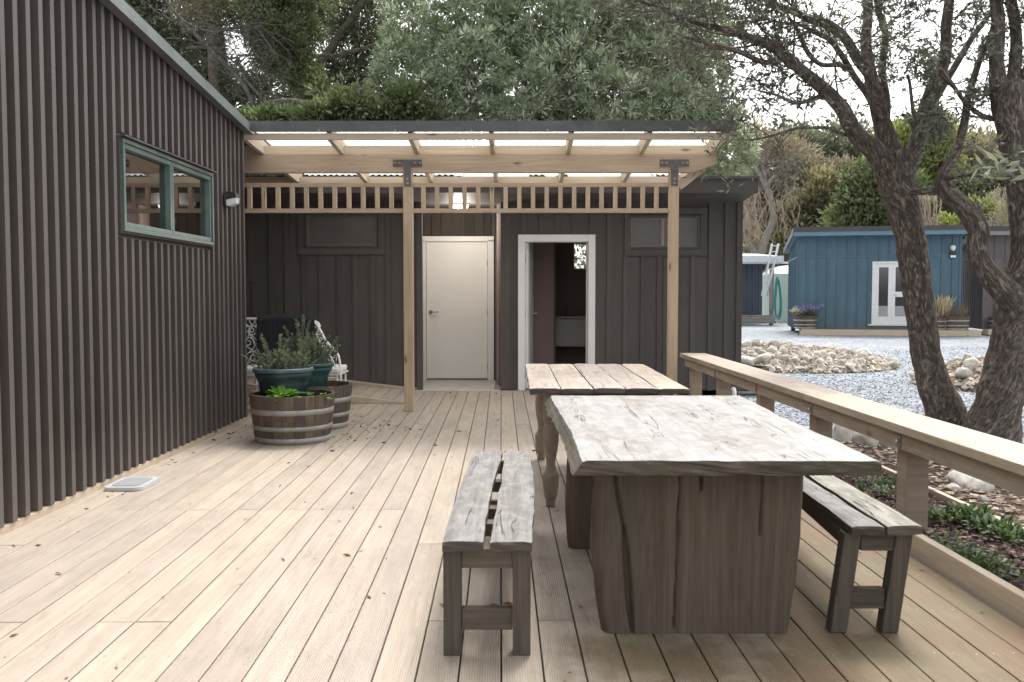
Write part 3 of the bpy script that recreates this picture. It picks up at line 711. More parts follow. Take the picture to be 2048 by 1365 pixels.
# ================================================================ pergola
YP = 9.88
pg = thing('pergola', (0, YP, 0), 'new pine pergola with clear corrugated roof over the deck', 'pergola')
def zb_(y): return 2.73+(YP-y)*.07
mb = MB(); zt = 2.73; zbm = 2.54; xe = 2.105
mb.prism([(-4.4, YP-.045, zbm), (xe-.24, YP-.045, zbm), (xe, YP-.045, zbm+.09), (xe, YP-.045, zt), (-4.4, YP-.045, zt)], (0, .09, 0)); mb.build('beam', pine, pg, bevel=.003)
posts = []
for X in (-1.15, 1.664):
    mb = MB(); mb.box((X, YP, 1.27), (.10, .10, 2.538)); posts.append(mb.build('post', pine, pg, bevel=.004))
    mb = MB(); yb = YP-.052
    mb.prism([(X-.152, yb, 2.60), (X-.152, yb, 2.672), (X+.152, yb, 2.672), (X+.152, yb, 2.60), (X+.036, yb, 2.60), (X+.036, yb, 2.395), (X-.036, yb, 2.395), (X-.036, yb, 2.60)][::-1], (0, -.006, 0))
    br = mb.build('t_bracket', brk, pg, bevel=.001)
    for dx, z in ((-.132, 2.637), (-.085, 2.637), (.085, 2.637), (.132, 2.637), (0, 2.472), (0, 2.425)):
        mb = MB(); mb.tube([(X+dx, yb-.006, z), (X+dx, yb-.008, z)], .013, 14); mb.tube([(X+dx, yb-.008, z), (X+dx, yb-.018, z)], .0085, 6); mb.build('bolt', steel, br)
YF = 9.16
raf = [-2.69, -1.85, -1.048, -.251, .543, 1.315, 2.05]
for X in raf + [-3.5]:
    mb = MB(); w = .045
    mb.prism([(X-w/2, YF+.035, zb_(YF)), (X-w/2, 11.6, zb_(11.6)), (X-w/2, 11.6, zb_(11.6)+.14), (X-w/2, YF+.035, zb_(YF)+.14)], (w, 0, 0)); mb.build('rafter', pine_pale, pg, bevel=.002)
xs = [-4.4, -3.5]+raf
for a, b in zip(xs[:-1], xs[1:]):
    for y, dz0, dz1 in ((YP+.0, 0.002, .095), (11.45, 0.0, .075)):
        mb = MB(); mb.box(((a+b)/2, y, zb_(y)+(dz0+dz1)/2), (b-a-.047, .045, dz1-dz0)); mb.build('blocking', pine_pale, pg, bevel=.002)
mb = MB(); mb.box((-.31, YF+.015, 2.802), (4.80, .035, .062)); mb.build('front_board', pine_pale, pg, bevel=.002)
mb = MB(); mb.box((-.29, YF-.018, 2.893), (4.84, .03, .096)); mb.box((-.29, YF+.05, 2.945), (4.84, .16, .008)); mb.box((2.115, YF+1.2, 2.86), (.02, 2.4, .12), Matrix.Rotation(R(-4), 3, 'X'))
fl = mb.build('roof_flashing', flash, pg)
for i in range(8):
    mb = MB(); X = at(487+i*152, 268, YF-.03).x; z = 2.856; mb.tube([(X, YF-.033, z), (X, YF-.042, z)], .009, 6); mb.build('screw', steel, fl)
# roof sheet: corrugated, 76 mm pitch
def corr(name, x0, x1, mat, y0=YF+.02, y1=11.72, parent=pg, lift=.155):
    n_ = int((x1-x0)/.076*10); xs_ = np.linspace(x0, x1, n_+1); ys_ = [y0, y1]
    V = np.array([(x, y, zb_(y)+lift+.0085*math.sin(2*math.pi*x/.076)) for y in ys_ for x in xs_])
    i = np.arange(n_); Fc = np.stack([i, i+1, i+n_+2, i+n_+1], 1)
    return meshobj(name, V, Fc, mat, parent, smooth=True)
corr('clear_roof_sheet', -2.66, 2.09, clear_roof)
corr('metal_roof_sheet', -4.5, -2.665, roofing)
# lattice valance
zr0, zr1 = 2.118, 2.164; zt0, zt1 = 2.390, 2.432
def rail(x0, x1):
    mb = MB(); mb.box(((x0+x1)/2, YP, (zt0+zt1)/2), (x1-x0, .045, zt1-zt0)); a = mb.build('top_rail', pine, pg, bevel=.002)
    mb = MB(); mb.box(((x0+x1)/2, YP, (zr0+zr1)/2), (x1-x0, .045, zr1-zr0)); mb.build('bottom_rail', pine, pg, bevel=.002)
rail(-4.4, -1.201); rail(-1.099, 1.613)
bx = [-2.834+.1507*i for i in range(-4, 11)]+[at(846.8+27.4*i, 400, YP).x for i in range(18)]
for X in bx:
    mb = MB(); mb.box((X, YP, (zr1+zt0)/2), (.045, .045, zt0-zr1-.001)); mb.build('baluster', pine, pg, bevel=.002)
mb = MB(); mb.beam(at(1375, 371, YP+.06), at(1419, 338, YP+1.0), .045, .07); 
mb = MB(); mb.prism([at(1354, 383, YP), at(1364, 372, YP), at(1408, 350.5, YP), at(1381, 350.5, YP), at(1354, 366, YP)], (0, .045, 0)) if False else None
mb = MB(); a = Vector((1.72, YP+.02, 2.40)); b = Vector((1.98, YP+.02, 2.60)); mb.beam(a, b, .045, .09); mb.build('brace', pine_pale, pg, bevel=.002)

# ================================================================ seat rail
sr = thing('rail_bench', DS(2.12, 6.5, 0), 'long new pine bench rail on square posts along the deck edge', 'bench rail')
t0s, t1s = 1.8, 10.55
mb = MB(); dbox(mb, 2.045, 2.335, t0s, 6.2, .539, .584); dbox(mb, 2.045, 2.335, 6.204, t1s, .539, .584); mb.build('seat_plank', rail_pine, sr, bevel=.004)
mb = MB(); dbox(mb, 2.085, 2.130, t0s, t1s-.1, .444, .538); mb.build('bearer', rail_pine, sr, bevel=.003)
mb = MB(); dbox(mb, 2.255, 2.300, t0s, t1s-.1, .444, .538); mb.build('bearer', rail_pine, sr, bevel=.003)
for t in (3.35, 4.80, 6.22, 7.55, 8.99, 10.30):
    mb = MB(); dbox(mb, 2.132, 2.252, t, t+.12, -.25, .537); mb.build('post', grey_post, sr, bevel=.004)
for t in (3.30, 4.78, 6.16, 7.5, 8.95):
    mb = MB(); dbox(mb, 2.079, 2.085, t-.02, t+.03, .455, .515); w = mb.build('washer_plate', steel, sr)
    mb = MB(); c = DS(2.079, t+.005, .485); mb.tube([c, c+Vector((-.012, 0, 0))], .011, 6); mb.build('bolt', chrome, w)
# ================================================================ furniture
nz = lambda a, b=0, c=0: mn.noise(Vector((a, b, c)))
def plank(mb, y0, y1, xl, xr, z0, z1, ny=24, nx=8, seed=0, wob=.006, rough=.003, lip=0.0, endw=.006, r=None, sag=0):
    """a worn plank: edges xl(y), xr(y) wander, the top is uneven, lip flares the left lower edge"""
    r = random.random() if r is None else r; k0 = len(mb.v); ring = []
    prof = [('t', i/nx) for i in range(nx+1)]+[('b', 1-i/nx) for i in range(nx+1)]
    m_ = len(prof)
    for j in range(ny+1):
        t = j/ny; y = y0+(y1-y0)*t
        a = xl(y)+wob*nz(y*4, seed, 1)+.35*wob*nz(y*15, seed, 2); b = xr(y)+wob*nz(y*4, seed, 5)+.35*wob*nz(y*15, seed, 6)
        for kind, u in prof:
            x = a+(b-a)*u; yy = y+(endw*nz(x*9, seed, 3)+endw*.5*nz(x*30, seed, 9) if j in (0, ny) else 0)
            if kind == 't':
                z = z1+rough*nz(x*8, yy*5, seed)+sag*math.sin(math.pi*t)
                if u in (0, 1): z -= .004
            else:
                z = z0+rough*2*nz(x*7, yy*5, seed+9)
                if u == 0: x -= lip*(1+.5*nz(y*6, seed, 4))
                if u == 1: x += lip*.1
            mb.v.append((x, yy, z))
    sc = lambda i: mb.v[i]
    for j in range(ny):
        for i in range(m_):
            i2 = (i+1) % m_; a = k0+j*m_
            q = (a+i, a+i2, a+m_+i2, a+m_+i); mb.f.append(q); mb.r.append(r); mb.sm.append(False); mb.mi.append(0 if prof[i][0] == 't' and prof[i2][0] == 't' else 1)
            for v_ in q: p = mb.v[v_]; mb.uv.append((p[1], p[0]+p[2]))
    for a, sg in ((k0, -1), (k0+ny*m_, 1)):     # rough end grain
        nr = 4; rows = [[a+i for i in range(nx+1)]]
        for h in range(1, nr):
            rw = [a if False else None]*0; 
            for i in range(nx+1):
                p, q = Vector(mb.v[a+i]), Vector(mb.v[a+m_-1-i]); c = p.lerp(q, h/nr)
                c.y += sg*endw*(.4+1.6*nz(c.x*14, c.z*30, seed+2))*(1 if h < nr else 0); rw.append(len(mb.v)); mb.v.append(tuple(c))
            rows.append(rw)
        rows.append([a+m_-1-i for i in range(nx+1)])
        for h in range(nr):
            for i in range(nx):
                q = [rows[h][i], rows[h+1][i], rows[h+1][i+1], rows[h][i+1]]; q = q[::-1] if sg > 0 else q
                mb.f.append(tuple(q)); mb.r.append(r); mb.sm.append(False); mb.mi.append(1)
                for v_ in q: p = mb.v[v_]; mb.uv.append((p[0]*.8, p[2]*1.2+p[0]*.15))
    return mb
lin = lambda y, ya, xa, yb, xb: xa+(xb-xa)*(y-ya)/(yb-ya)

# ---- slab table (front)
st = thing('slab_table', (.72, 4.2, 0), 'heavy slab table with bleached top and thick plank legs, nearest the camera', 'table')
mb = MB(); zt_, zu = .680, .630
def sl_(y): return lin(y, 3.157, .223, 5.22, .205)+.012*math.sin((y-3.1)*2.3)
def sr_(y): return lin(y, 3.157, 1.246, 5.22, 1.262)+.008*math.sin((y-3.1)*4.1)
plank(mb, 3.157, 5.22, sl_, sr_, zu, zt_, 70, 60, seed=1, wob=.010, rough=.0022, lip=.034, endw=.008, r=.35)
mb.build('tabletop', [slab_top, slab_edge], st)
def slab_leg_mesh(yf, th, bl, br, tl, tr, seed, cracks):
    mb = MB(); nx, nz_ = 130, 50; k0 = len(mb.v); r = .5
    def X(u, v):
        l = bl+(tl-bl)*v; q = br+(tr-br)*v
        l += -.022*math.sin(math.pi*min(1, v*1.15))+.006*nz(v*5, seed, 0); q += .022*math.sin(math.pi*v)*.6+.006*nz(v*5, seed, 7)
        return l+(q-l)*u
    H = zu-.002
    prof = [('f', i/nx) for i in range(nx+1)]+[('k', 1-i/20) for i in range(21)]
    m_ = len(prof)
    for j in range(nz_+1):
        v = j/nz_
        for kd, u in prof:
            x = X(u, v); e = min(u, 1-u)
            rd = max(0, 1-e/.05); off = .035*(rd**2.2)
            if kd == 'f':
                y = yf+off+.006*nz(x*6, v*2, seed)+.0022*nz(x*38, v*2.2, seed+3)
                for (cx0, cx1, wv, v0, v1, wd, dp) in cracks:
                    if v0 <= v <= v1:
                        tt = (v-v0)/(v1-v0); c = cx0+(cx1-cx0)*tt+wv*nz(v*5, cx0*9, seed); ww = wd*(.25+.75*(math.sin(math.pi*min(.98, max(.02, tt)))**.5))
                        dd = abs(x-c)/ww
                        if dd < 1: y += dp*(1-dd**2)
            else: y = yf+th-off
            mb.v.append((x, y, H*v))
    for j in range(nz_):
        for i in range(m_):
            i2 = (i+1) % m_; a = k0+j*m_; q = (a+i, a+i2, a+m_+i2, a+m_+i)
            mb.f.append(q); mb.r.append(.4); mb.sm.append(True); mb.mi.append(0)
            for v_ in q: p = mb.v[v_]; mb.uv.append((p[2], p[0]+p[1]*.3))
    return mb
sc_f = 550.6
px2x = lambda px, Y: (px-1033)/F*Y
cr = [(px2x(1268, 3.36), px2x(1250, 3.36), .006, .0, .62, .016, .035), (px2x(1250, 3.36), px2x(1228, 3.36), .004, .60, 1.0, .007, .03), (px2x(1353, 3.36), px2x(1362, 3.36), .003, 0, 1.0, .0045, .03),
      (px2x(1406, 3.36), px2x(1407, 3.36), .001, .85, 1.01, .008, .04), (px2x(1525, 3.36), px2x(1530, 3.36), .002, .60, 1.01, .005, .03)]
slab_leg_mesh(3.36, .12, .318, 1.010, .285, 1.062, 2, cr).build('leg', slab_leg, st)
slab_leg_mesh(4.50, .12, .258, 1.00, .275, 1.05, 8, [(.5, .52, .006, 0, 1, .006, .03), (.8, .78, .006, .2, 1, .006, .03)]).build('leg', slab_leg, st)

# ---- plank table with turned legs (back)
pt = thing('plank_table', (.53, 6.2, 0), 'plank top table with turned legs standing behind the slab table', 'table')
mb = MB(); ya, yb2 = 5.30, 7.20
e = [.068, .255, .425, .60, .785, .998]
# plank joints measured on the near and far edges
near = [px2x(p, 5.28) for p in (1058.6, 1123, 1189, 1254, 1319.5, 1382.5)]; far = [px2x(p, 7.2) for p in (1050, 1096.7, 1146.5, 1193, 1241.8, 1288.7)]
for i in range(5):
    plank(mb, ya+random.uniform(-.012, .012), yb2+random.uniform(-.015, .015), lambda y, i=i: lin(y, ya, near[i], yb2, far[i])+.0035, lambda y, i=i: lin(y, ya, near[i+1], yb2, far[i+1])-.0035, .679, .712+random.uniform(-.002, .002), 40, 6, seed=20+i, wob=.004, rough=.002, endw=.004)
mb.build('tabletop', [plank_top, brown_old], pt)
mb = MB()
for y in (5.42, 7.06): mb.box((.53, y, .635), (.62, .025, .085))
for x in (.20, .86): mb.box((x, 6.24, .635), (.025, 1.5, .085))
mb.build('apron', brown_old, pt)
prof = [(.027, 0), (.029, .045), (.036, .052), (.040, .07), (.0475, .125), (.0495, .19), (.044, .197), (.031, .219), (.0265, .245), (.029, .275), (.040, .335), (.047, .40), (.0475, .44), (.042, .474), (.031, .492), (.040, .505), (.040, .520), (.030, .525)]
fine = []
for (r0, z0), (r1, z1) in zip(prof[:-1], prof[1:]):
    for i in range(4): t = i/4; fine.append((r0+(r1-r0)*t, z0+(z1-z0)*t))
fine.append(prof[-1])
for x, y in ((.203, 5.42), (.19, 6.98), (.87, 5.42), (.87, 6.98)):
    mb = MB(); mb.lathe((x, y, 0), [(.0001, 0)]+fine+[(.0001, .526)], 28); mb.box((x, y, .60), (.088, .088, .155)); mb.build('leg', turned, pt)

# ---- benches
def bench(root, y0, y1, xa0, xb0, xa1, xb1, z, gap0, gap1, legs_near, legs_far, lean=0, seed=0, crosses=()):
    """planks from y0 to y1; a/b = outer edges, gap0/1 = (left plank right edge, right plank left edge)"""
    for nm, (l0, l1, r0, r1) in (('a', (xa0, xa1, gap0[0], gap1[0])), ('b', (gap0[1], gap1[1], xb0, xb1))):
        bow = (-.010 if nm == 'a' else .010)
        mb = MB(); plank(mb, y0, y1, lambda y: lin(y, y0, l0, y1, l1)+.35*bow*math.sin(math.pi*(y-y0)/(y1-y0)), lambda y: lin(y, y0, r0, y1, r1)+bow*math.sin(math.pi*(y-y0)/(y1-y0)*1.3), z-.034, z, 40, 6, seed=seed+len(nm)+ord(nm), wob=.006, rough=.004, endw=.006)
        mb.build('seat_plank', [grey_wood, brown_old], root)
    for (yl, xs, sg) in ((legs_near[0], legs_near[1:], 1), (legs_far[0], legs_far[1:], -1)):
        for x in xs:
            mb = MB(); w = .062; zt = z-.036
            top = [(x-w/2, yl, zt), (x+w/2, yl, zt), (x+w/2, yl+.06, zt), (x-w/2, yl+.06, zt)]
            bot = [(a-lean, b, 0) for a, b, c in top]
            mb.v += top+bot; 
            for q in ((0, 3, 2, 1)[::-1], (4, 5, 6, 7)[::-1], (0, 1, 5, 4)[::-1], (1, 2, 6, 5)[::-1], (2, 3, 7, 6)[::-1], (3, 0, 4, 7)[::-1]):
                mb.f.append(q); mb.r.append(.3); mb.sm.append(False); mb.mi.append(0)
                for i in q: p = mb.v[i]; mb.uv.append((p[2], p[0]+p[1]))
            mb.build('leg', brown_old, root, bevel=.004)
        a, b = xs; 
        mb = MB(); mb.box(((a+b)/2, yl+.03, z-.036-.035), (b-a-.064, .04, .068)); mb.build('apron', brown_old, root, bevel=.003)
        mb = MB(); mb.box(((a+b)/2-lean*.72, yl+.03, .125), (b-a-.064, .04, .075)); mb.build('stretcher', brown_old, root, bevel=.003)
    for x in (legs_near[1], legs_near[2]):
        i = 1 if x == legs_near[1] else 2
        mb = MB(); mb.beam((x, legs_near[0]+.062, z-.07), (legs_far[i], legs_far[0]-.002, z-.07), .03, .066); mb.build('side_rail', brown_old, root, bevel=.003)
    for yc in crosses:
        mb = MB(); xl = lin(yc, y0, xa0, y1, xa1)+.05; xr = lin(yc, y0, xb0, y1, xb1)-.05; mb.box(((xl+xr)/2, yc, z-.034-.03), (xr-xl, .07, .05)); mb.build('cross_piece', brown_old, root, bevel=.003)
b1 = thing('bench', (-.09, 4.0, 0), 'weathered grey two plank bench standing left of the slab table', 'bench')
bench(b1, 3.115, 4.95, -.256, .051, -.231, .084, .41, (-.113, -.090), (-.082, -.060), (3.146, -.222, .018), (4.83, -.197, .05), 0, 3, (3.55, 3.80, 4.35))
b2 = thing('bench', (1.35, 4.2, 0), 'weathered grey two plank bench standing right of the slab table', 'bench')
bench(b2, 3.335, 5.15, 1.222, 1.480, 1.275, 1.46, .41, (1.338, 1.350), (1.36, 1.372), (3.37, 1.24, 1.43), (5.0, 1.32, 1.43), .048, 40, ())
# ---- half barrels
def barrel(loc, label, Rt=.362, Rb=.313, H=.405, seed=1, with_soil=.30, group='half barrel planters'):
    t = thing('half_barrel', loc, label, 'barrel planter', group); rr = random.Random(seed)
    x0, y0, z0 = loc; mb = MB(); ns = 24
    Rz_ = lambda z: Rb+(Rt-Rb)*(z/H)**.85
    zs = [0, .1, .2, .3, H]
    for i in range(ns):
        a0 = 2*math.pi*(i+.012)/ns; a1 = 2*math.pi*(i+.988)/ns; r_ = rr.random(); dh = rr.uniform(-.004, .003)
        def P(a, r, z): return (x0+r*math.cos(a), y0+r*math.sin(a), z0+z)
        aa = [a0+(a1-a0)*q/3 for q in range(4)]
        for j in range(len(zs)-1):
            za, zb = zs[j], zs[j+1]+(dh if j == len(zs)-2 else 0); za = zs[j]
            for q in range(3):
                w0, w1 = Rz_(zs[j])*aa[q], Rz_(zs[j])*aa[q+1]
                mb.poly([P(aa[q], Rz_(za), za), P(aa[q+1], Rz_(za), za), P(aa[q+1], Rz_(zb), zb), P(aa[q], Rz_(zb), zb)], [(za, w0), (za, w1), (zb, w1), (zb, w0)], r_, True)
                mb.poly([P(aa[q+1], Rz_(za)-.026, za), P(aa[q], Rz_(za)-.026, za), P(aa[q], Rz_(zb)-.026, zb), P(aa[q+1], Rz_(zb)-.026, zb)], [(za, w0+.4), (za, w1+.4), (zb, w1+.4), (zb, w0+.4)], r_, True)
        zt = H+dh
        for q in range(3): mb.poly([P(aa[q], Rz_(zt), zt), P(aa[q+1], Rz_(zt), zt), P(aa[q+1], Rz_(zt)-.026, zt), P(aa[q], Rz_(zt)-.026, zt)], [(0, 0), (.05, 0), (.05, .03), (0, .03)], r_)
        for zz, aa_ in ((0, a0), (0, a1)):
            mb.poly([P(aa_, Rz_(0), 0), P(aa_, Rz_(zt), zt), P(aa_, Rz_(zt)-.026, zt), P(aa_, Rz_(0)-.026, 0)], [(0, 0), (.4, 0), (.4, .03), (0, .03)], r_)
    mb.build('staves', stave, t)
    for za, zb in ((.001, .052), (.112, .150), (.246, .292)):
        mb = MB(); mb.lathe(loc, [(Rz_(za)-.001, za), (Rz_(za)+.0025, za), (Rz_(zb)+.0025, zb), (Rz_(zb)-.001, zb)], 64)
        mb.build('hoop', hoop, t)
    mb = MB(); mb.lathe((x0, y0, z0+with_soil), [(.0001, .02), (.15, .012), (Rz_(with_soil)-.027, 0)], 24); mb.build('soil', soil, t)
    return t
B1 = (-1.93, 7.93, 0); B2 = (-1.925, 8.75, 0)
bar1 = barrel(B1, 'half barrel holding the blue grey pot, nearer of the two by the left wall', seed=3)
bar2 = barrel(B2, 'half barrel holding the green pot, behind the nearer barrel', seed=5)

def leafquads(P, D, L, W, rnd, name, mat, parent=None, fold=.0):
    P = np.asarray(P, float); D = np.asarray(D, float); D /= np.linalg.norm(D, axis=1, keepdims=True)+1e-9
    n = len(P); Q = RNG.normal(size=(n, 3)); S = np.cross(D, Q); S /= np.linalg.norm(S, axis=1, keepdims=True)+1e-9
    L = np.broadcast_to(L, (n,))[:, None]; W = np.broadcast_to(W, (n,))[:, None]
    Nn = np.cross(D, S)
    V = np.stack([P, P+.45*L*D+.5*W*S+fold*W*Nn, P+L*D, P+.45*L*D-.5*W*S+fold*W*Nn], 1).reshape(-1, 3)
    Fc = np.arange(4*n).reshape(n, 4)
    return meshobj(name, V, Fc, mat, parent, rnd)
# ---- pots with herbs
def pot(loc, Rr, H, Rbot, mb_mat, rim_mat, label):
    t = thing('plant_pot', loc, label, 'plant pot'); x, y, z = loc
    mb = MB(); mb.lathe(loc, [(.0001, 0), (Rbot, 0), (Rbot+(Rr-.03-Rbot)*.55, H*.55), (Rbot+(Rr-.03-Rbot)*.57, H*.56), (Rr-.022, H*.72), (Rr-.018, H*.74), (Rr-.012, H-.035), (Rr-.03, H-.03), (Rr-.04, H*.8)], 48); mb.build('pot_body', mb_mat, t)
    mb = MB(); mb.lathe(loc, [(Rr-.012, H-.038), (Rr+.002, H-.036), (Rr+.004, H-.012), (Rr-.002, H), (Rr-.022, H-.001), (Rr-.028, H-.03)], 48); mb.build('rim', rim_mat, t)
    mb = MB(); mb.lathe((x, y, z+H-.045), [(.0001, .015), (.1, .01), (Rr-.032, 0)], 24); mb.build('soil', soil, t)
    return t
P1 = (-2.03, 8.02, .335); P2 = (-1.99, 8.78, .335)
pot1 = pot(P1, .256, .285, .19, pot_blue, pot_blue_rim, 'blue grey plastic pot of herbs standing in the nearer half barrel')
pot2 = pot(P2, .245, .27, .17, pot_green, pot_green, 'green plastic pot of herbs standing in the rear half barrel')
def herb(name, base, R0, stems, leaf, label, mat=lf_herb, spread=.13, lw=.5, dens=130, woody=True, grp=None, droop=0):
    """stems: list of (dx,dy,height)"""
    t = thing(name, base, label, 'plant', grp); mb = MB(); P = []; D = []; rn = []
    for dx, dy, h in stems:
        b = Vector(base)+Vector((dx, dy, 0)); lean = Vector((dx*spread*2+random.gauss(0, .05), dy*spread*2+random.gauss(0, .05), 0))
        pts = []
        for i in range(7):
            u = i/6; pts.append(b+Vector((lean.x*u*u, lean.y*u*u, h*u-droop*u*u*h))+Vector((nz(u*3, dx*50), nz(u*3, dy*50, 5), 0))*.02*u)
        mb.tube(pts, [.0025*(1-.6*i/6) for i in range(7)], 4, cap=False)
        cr_ = random.random()*.5
        for q in range(int(dens*h/.25)):
            u = .12+.88*random.random()**.8; i = min(5, int(u*6)); p = pts[i].lerp(pts[i+1], u*6-i)
            a = random.uniform(0, 6.28); d = Vector((math.cos(a), math.sin(a), random.uniform(.1, 1.1)))
            P.append(p); D.append(d); rn.append(min(1, cr_+random.random()*.5))
    mb.build('stems', bark_thin if woody else mat, t)
    leafquads(P, D, np.array([leaf*random.uniform(.6, 1.3) for _ in P]), np.array([leaf*lw*random.uniform(.7, 1.2) for _ in P]), rn, 'leaves', mat, t, .1)
    return t
st_ = [(random.gauss(0, .10), random.gauss(0, .09), random.uniform(.10, .20)) for _ in range(60)]
st_ += [(-.13, 0, .33), (-.12, .02, .30), (-.04, .0, .33), (-.035, .03, .29), (.10, .03, .25), (.13, 0, .27), (.16, .05, .3), (-.17, .0, .2), (.18, .0, .25)]
herb('herb_plant', (P1[0], P1[1], P1[2]+.24), .2, st_, .020, 'dull green herb with upright sprigs growing in the blue grey pot')
st_ = [(random.gauss(0, .09), random.gauss(0, .08), random.uniform(.14, .34)) for _ in range(70)]+[(-.05, 0, .46), (-.03, .02, .5), (-.08, 0, .42), (.0, .0, .44), (-.1, 0, .40)]+[(.16, 0, .2), (.18, .02, .22)]
herb('herb_plant', (P2[0]-.02, P2[1], P2[2]+.22), .2, st_, .022, 'taller bushy green herb growing in the green pot behind')
def rosette(name, base, n, L, W, mat, label, cat='plant', rad=.05, grp=None, up=.6, sizej=.4, parent=None):
    t = thing(name, base, label, cat, grp) if parent is None else parent
    P = []; D = []; rn = []; LL = []
    V = []; Fc = []
    for i in range(n):
        a = random.uniform(0, 6.28); rr = rad*math.sqrt(random.random()); p = np.array(base)+[rr*math.cos(a), rr*math.sin(a), random.uniform(0, .03)]
        b = a+random.gauss(0, .6); el = random.uniform(.15, 1.2)*up; l = L*random.uniform(1-sizej, 1+sizej*.4); w = W*random.uniform(.8, 1.1)
        d = np.array([math.cos(b)*math.cos(el), math.sin(b)*math.cos(el), math.sin(el)]); s = np.array([-math.sin(b), math.cos(b), 0]); u = np.cross(s, d)*-1
        cols = [(0, .12), (.3, .8), (.6, 1.0), (.85, .6), (1.0, .05)]; k = len(V); 
        for (tt, ww) in cols:
            c = p+d*l*tt+np.array([0, 0, -.25*l*tt*tt]); V += [c-s*w/2*ww+u*w*.12*ww, c, c+s*w/2*ww+u*w*.12*ww]
        r_ = random.random()
        for j in range(4):
            q = k+3*j; Fc += [(q, q+1, q+4, q+3), (q+1, q+2, q+5, q+4)]; rn += [r_, r_]
    meshobj('leaves', np.array(V), np.array(Fc), mat, t, rn, True)
    return t
rosette('leafy_plant', (-1.96, 7.72, .385), 34, .13, .065, lf_salad, 'bright green broad leaved plant at the front of the nearer barrel', rad=.08, up=.9)
rosette('leafy_plant', (-1.72, 7.80, .375), 14, .10, .05, lf_salad, 'small bright green plant at the right rim of the nearer barrel', rad=.09, up=.6)

# ---- ornate white bench
ib = thing('ornate_bench', (-2.4, 9.9, 0), 'white wrought iron garden bench with scrollwork behind the barrels', 'bench')
def curl(c, r, turns, a0, ux=Vector((1, 0, 0)), uz=Vector((0, 0, 1)), d=1, n=22, grow=.25):
    return [Vector(c)+ux*math.cos(a0+d*turns*6.283*i/n)*r*(grow+(1-grow)*i/n)+uz*math.sin(a0+d*turns*6.283*i/n)*r*(grow+(1-grow)*i/n) for i in range(n+1)]
Yb = 10.15; A = lambda px, py, Y=Yb: at(px, py, Y)
def arc3(pts, n=8):
    out = []; pts = [Vector(p) for p in pts]
    for i in range(len(pts)-1):
        p0 = pts[max(0, i-1)]; p1 = pts[i]; p2 = pts[i+1]; p3 = pts[min(len(pts)-1, i+2)]
        for j in range(n):
            t = j/n; out.append(.5*((2*p1)+(-p0+p2)*t+(2*p0-5*p1+4*p2-p3)*t*t+(-p0+3*p1-3*p2+p3)*t*t*t))
    out.append(pts[-1]); return out
mb = MB()
mb.tube(arc3([A(455, 735), A(458, 660), A(480, 640), A(512, 638), A(560, 637), A(628, 643), A(640, 655)]), .013, 8)
mb.tube([A(470, 655), A(520, 652), A(632, 655)], .008, 6)
mb.tube([A(455, 735), A(655, 735)], .010, 6)
for px in (470, 500, 545, 590, 620): pass
for (x0, y0, r, s_) in ((503, 662, 9, 1), (497, 685, 11, -1), (517, 690, 9, 1), (507, 715, 12, 1), (523, 672, 7, -1), (475, 680, 12, 1), (480, 712, 11, -1), (528, 712, 9, -1), (515, 653, 5, 1), (493, 735, 8, 1), (545, 680, 10, 1), (560, 705, 11, -1), (580, 680, 10, 1), (600, 705, 11, -1), (618, 678, 9, 1)):
    c = A(x0, y0); mb.tube(curl(c, r/182, 1.35, random.uniform(0, 6), d=s_), .0055, 5)
for q in (([488, 645], [500, 660], [492, 690], [512, 705], [530, 728]), ([512, 640], [498, 665], [510, 690], [490, 715], [495, 735]), ([490, 735], [515, 700], [535, 735]), ([490, 660], [520, 690], [528, 735]), ([500, 735], [522, 722], [545, 700])):
    mb.tube(arc3([A(a, b) for a, b in q], 6), .0055, 5)
for k in range(3): mb.tube([A(488+k*10, 641), A(494+k*10, 652)], .005, 5)
mb.build('backrest', white_iron, ib)
mb = MB()
arm = [at(628, 643, 10.15), at(640, 660, 10.1), at(652, 682, 10.0), at(668, 700, 9.9), at(678, 716, 9.8), at(681, 745, 9.75), at(682, 765, 9.75), at(683, 800, 9.75), at(684, 827, 9.75)]
mb.tube(arc3(arm), .013, 8)
mb.tube(arc3([at(632, 668, 10.12), at(645, 695, 10.0), at(662, 715, 9.9), at(672, 738, 9.8)]), .008, 6)
for (x0, y0, r, s_) in ((637, 665, 6, 1), (641, 678, 5, -1), (650, 690, 6, 1), (659, 705, 7, -1), (667, 718, 7, 1), (655, 722, 8, 1), (672, 732, 5, -1)):
    mb.tube(curl(at(x0, y0, 9.95), r/186, 1.3, random.uniform(0, 6), d=s_), .0055, 5)
mb.build('armrest', white_iron, ib)
mb = MB()
arm = [at(455, 700, 10.1), at(470, 716, 9.8), at(478, 745, 9.75), at(480, 790, 9.75), at(491, 838, 9.75)]
mb.tube(arc3(arm), .013, 8); mb.build('armrest', white_iron, ib)
mb = MB(); sz = .44
mb.box((-2.40, 9.95, sz-.03), (1.08, .5, .018)); mb.build('seat', white_iron, ib)
mb = MB(); mb.box((-2.40, 9.95, sz+.012), (1.06, .5, .06)); mb.build('cushion', cushion_m, ib, bevel=.02)
for X, Y in ((-2.88, 9.72), (-1.89, 9.72), (-2.88, 10.18), (-1.89, 10.18)):
    mb = MB(); mb.tube([(X, Y, sz-.03), (X, Y, 0)], .011, 8); mb.build('leg', white_iron, ib)
mb = MB()
for z in (.38, .27): mb.tube([(-2.88, 9.72, z), (-1.89, 9.72, z)], .007, 6)
for X in (-2.80, -2.62, -2.44, -2.26, -2.08, -1.96):
    mb.tube(arc3([(X-.08, 9.72, .38), (X-.03, 9.72, .34), (X+.04, 9.72, .30), (X+.06, 9.72, .38)], 5), .005, 5)
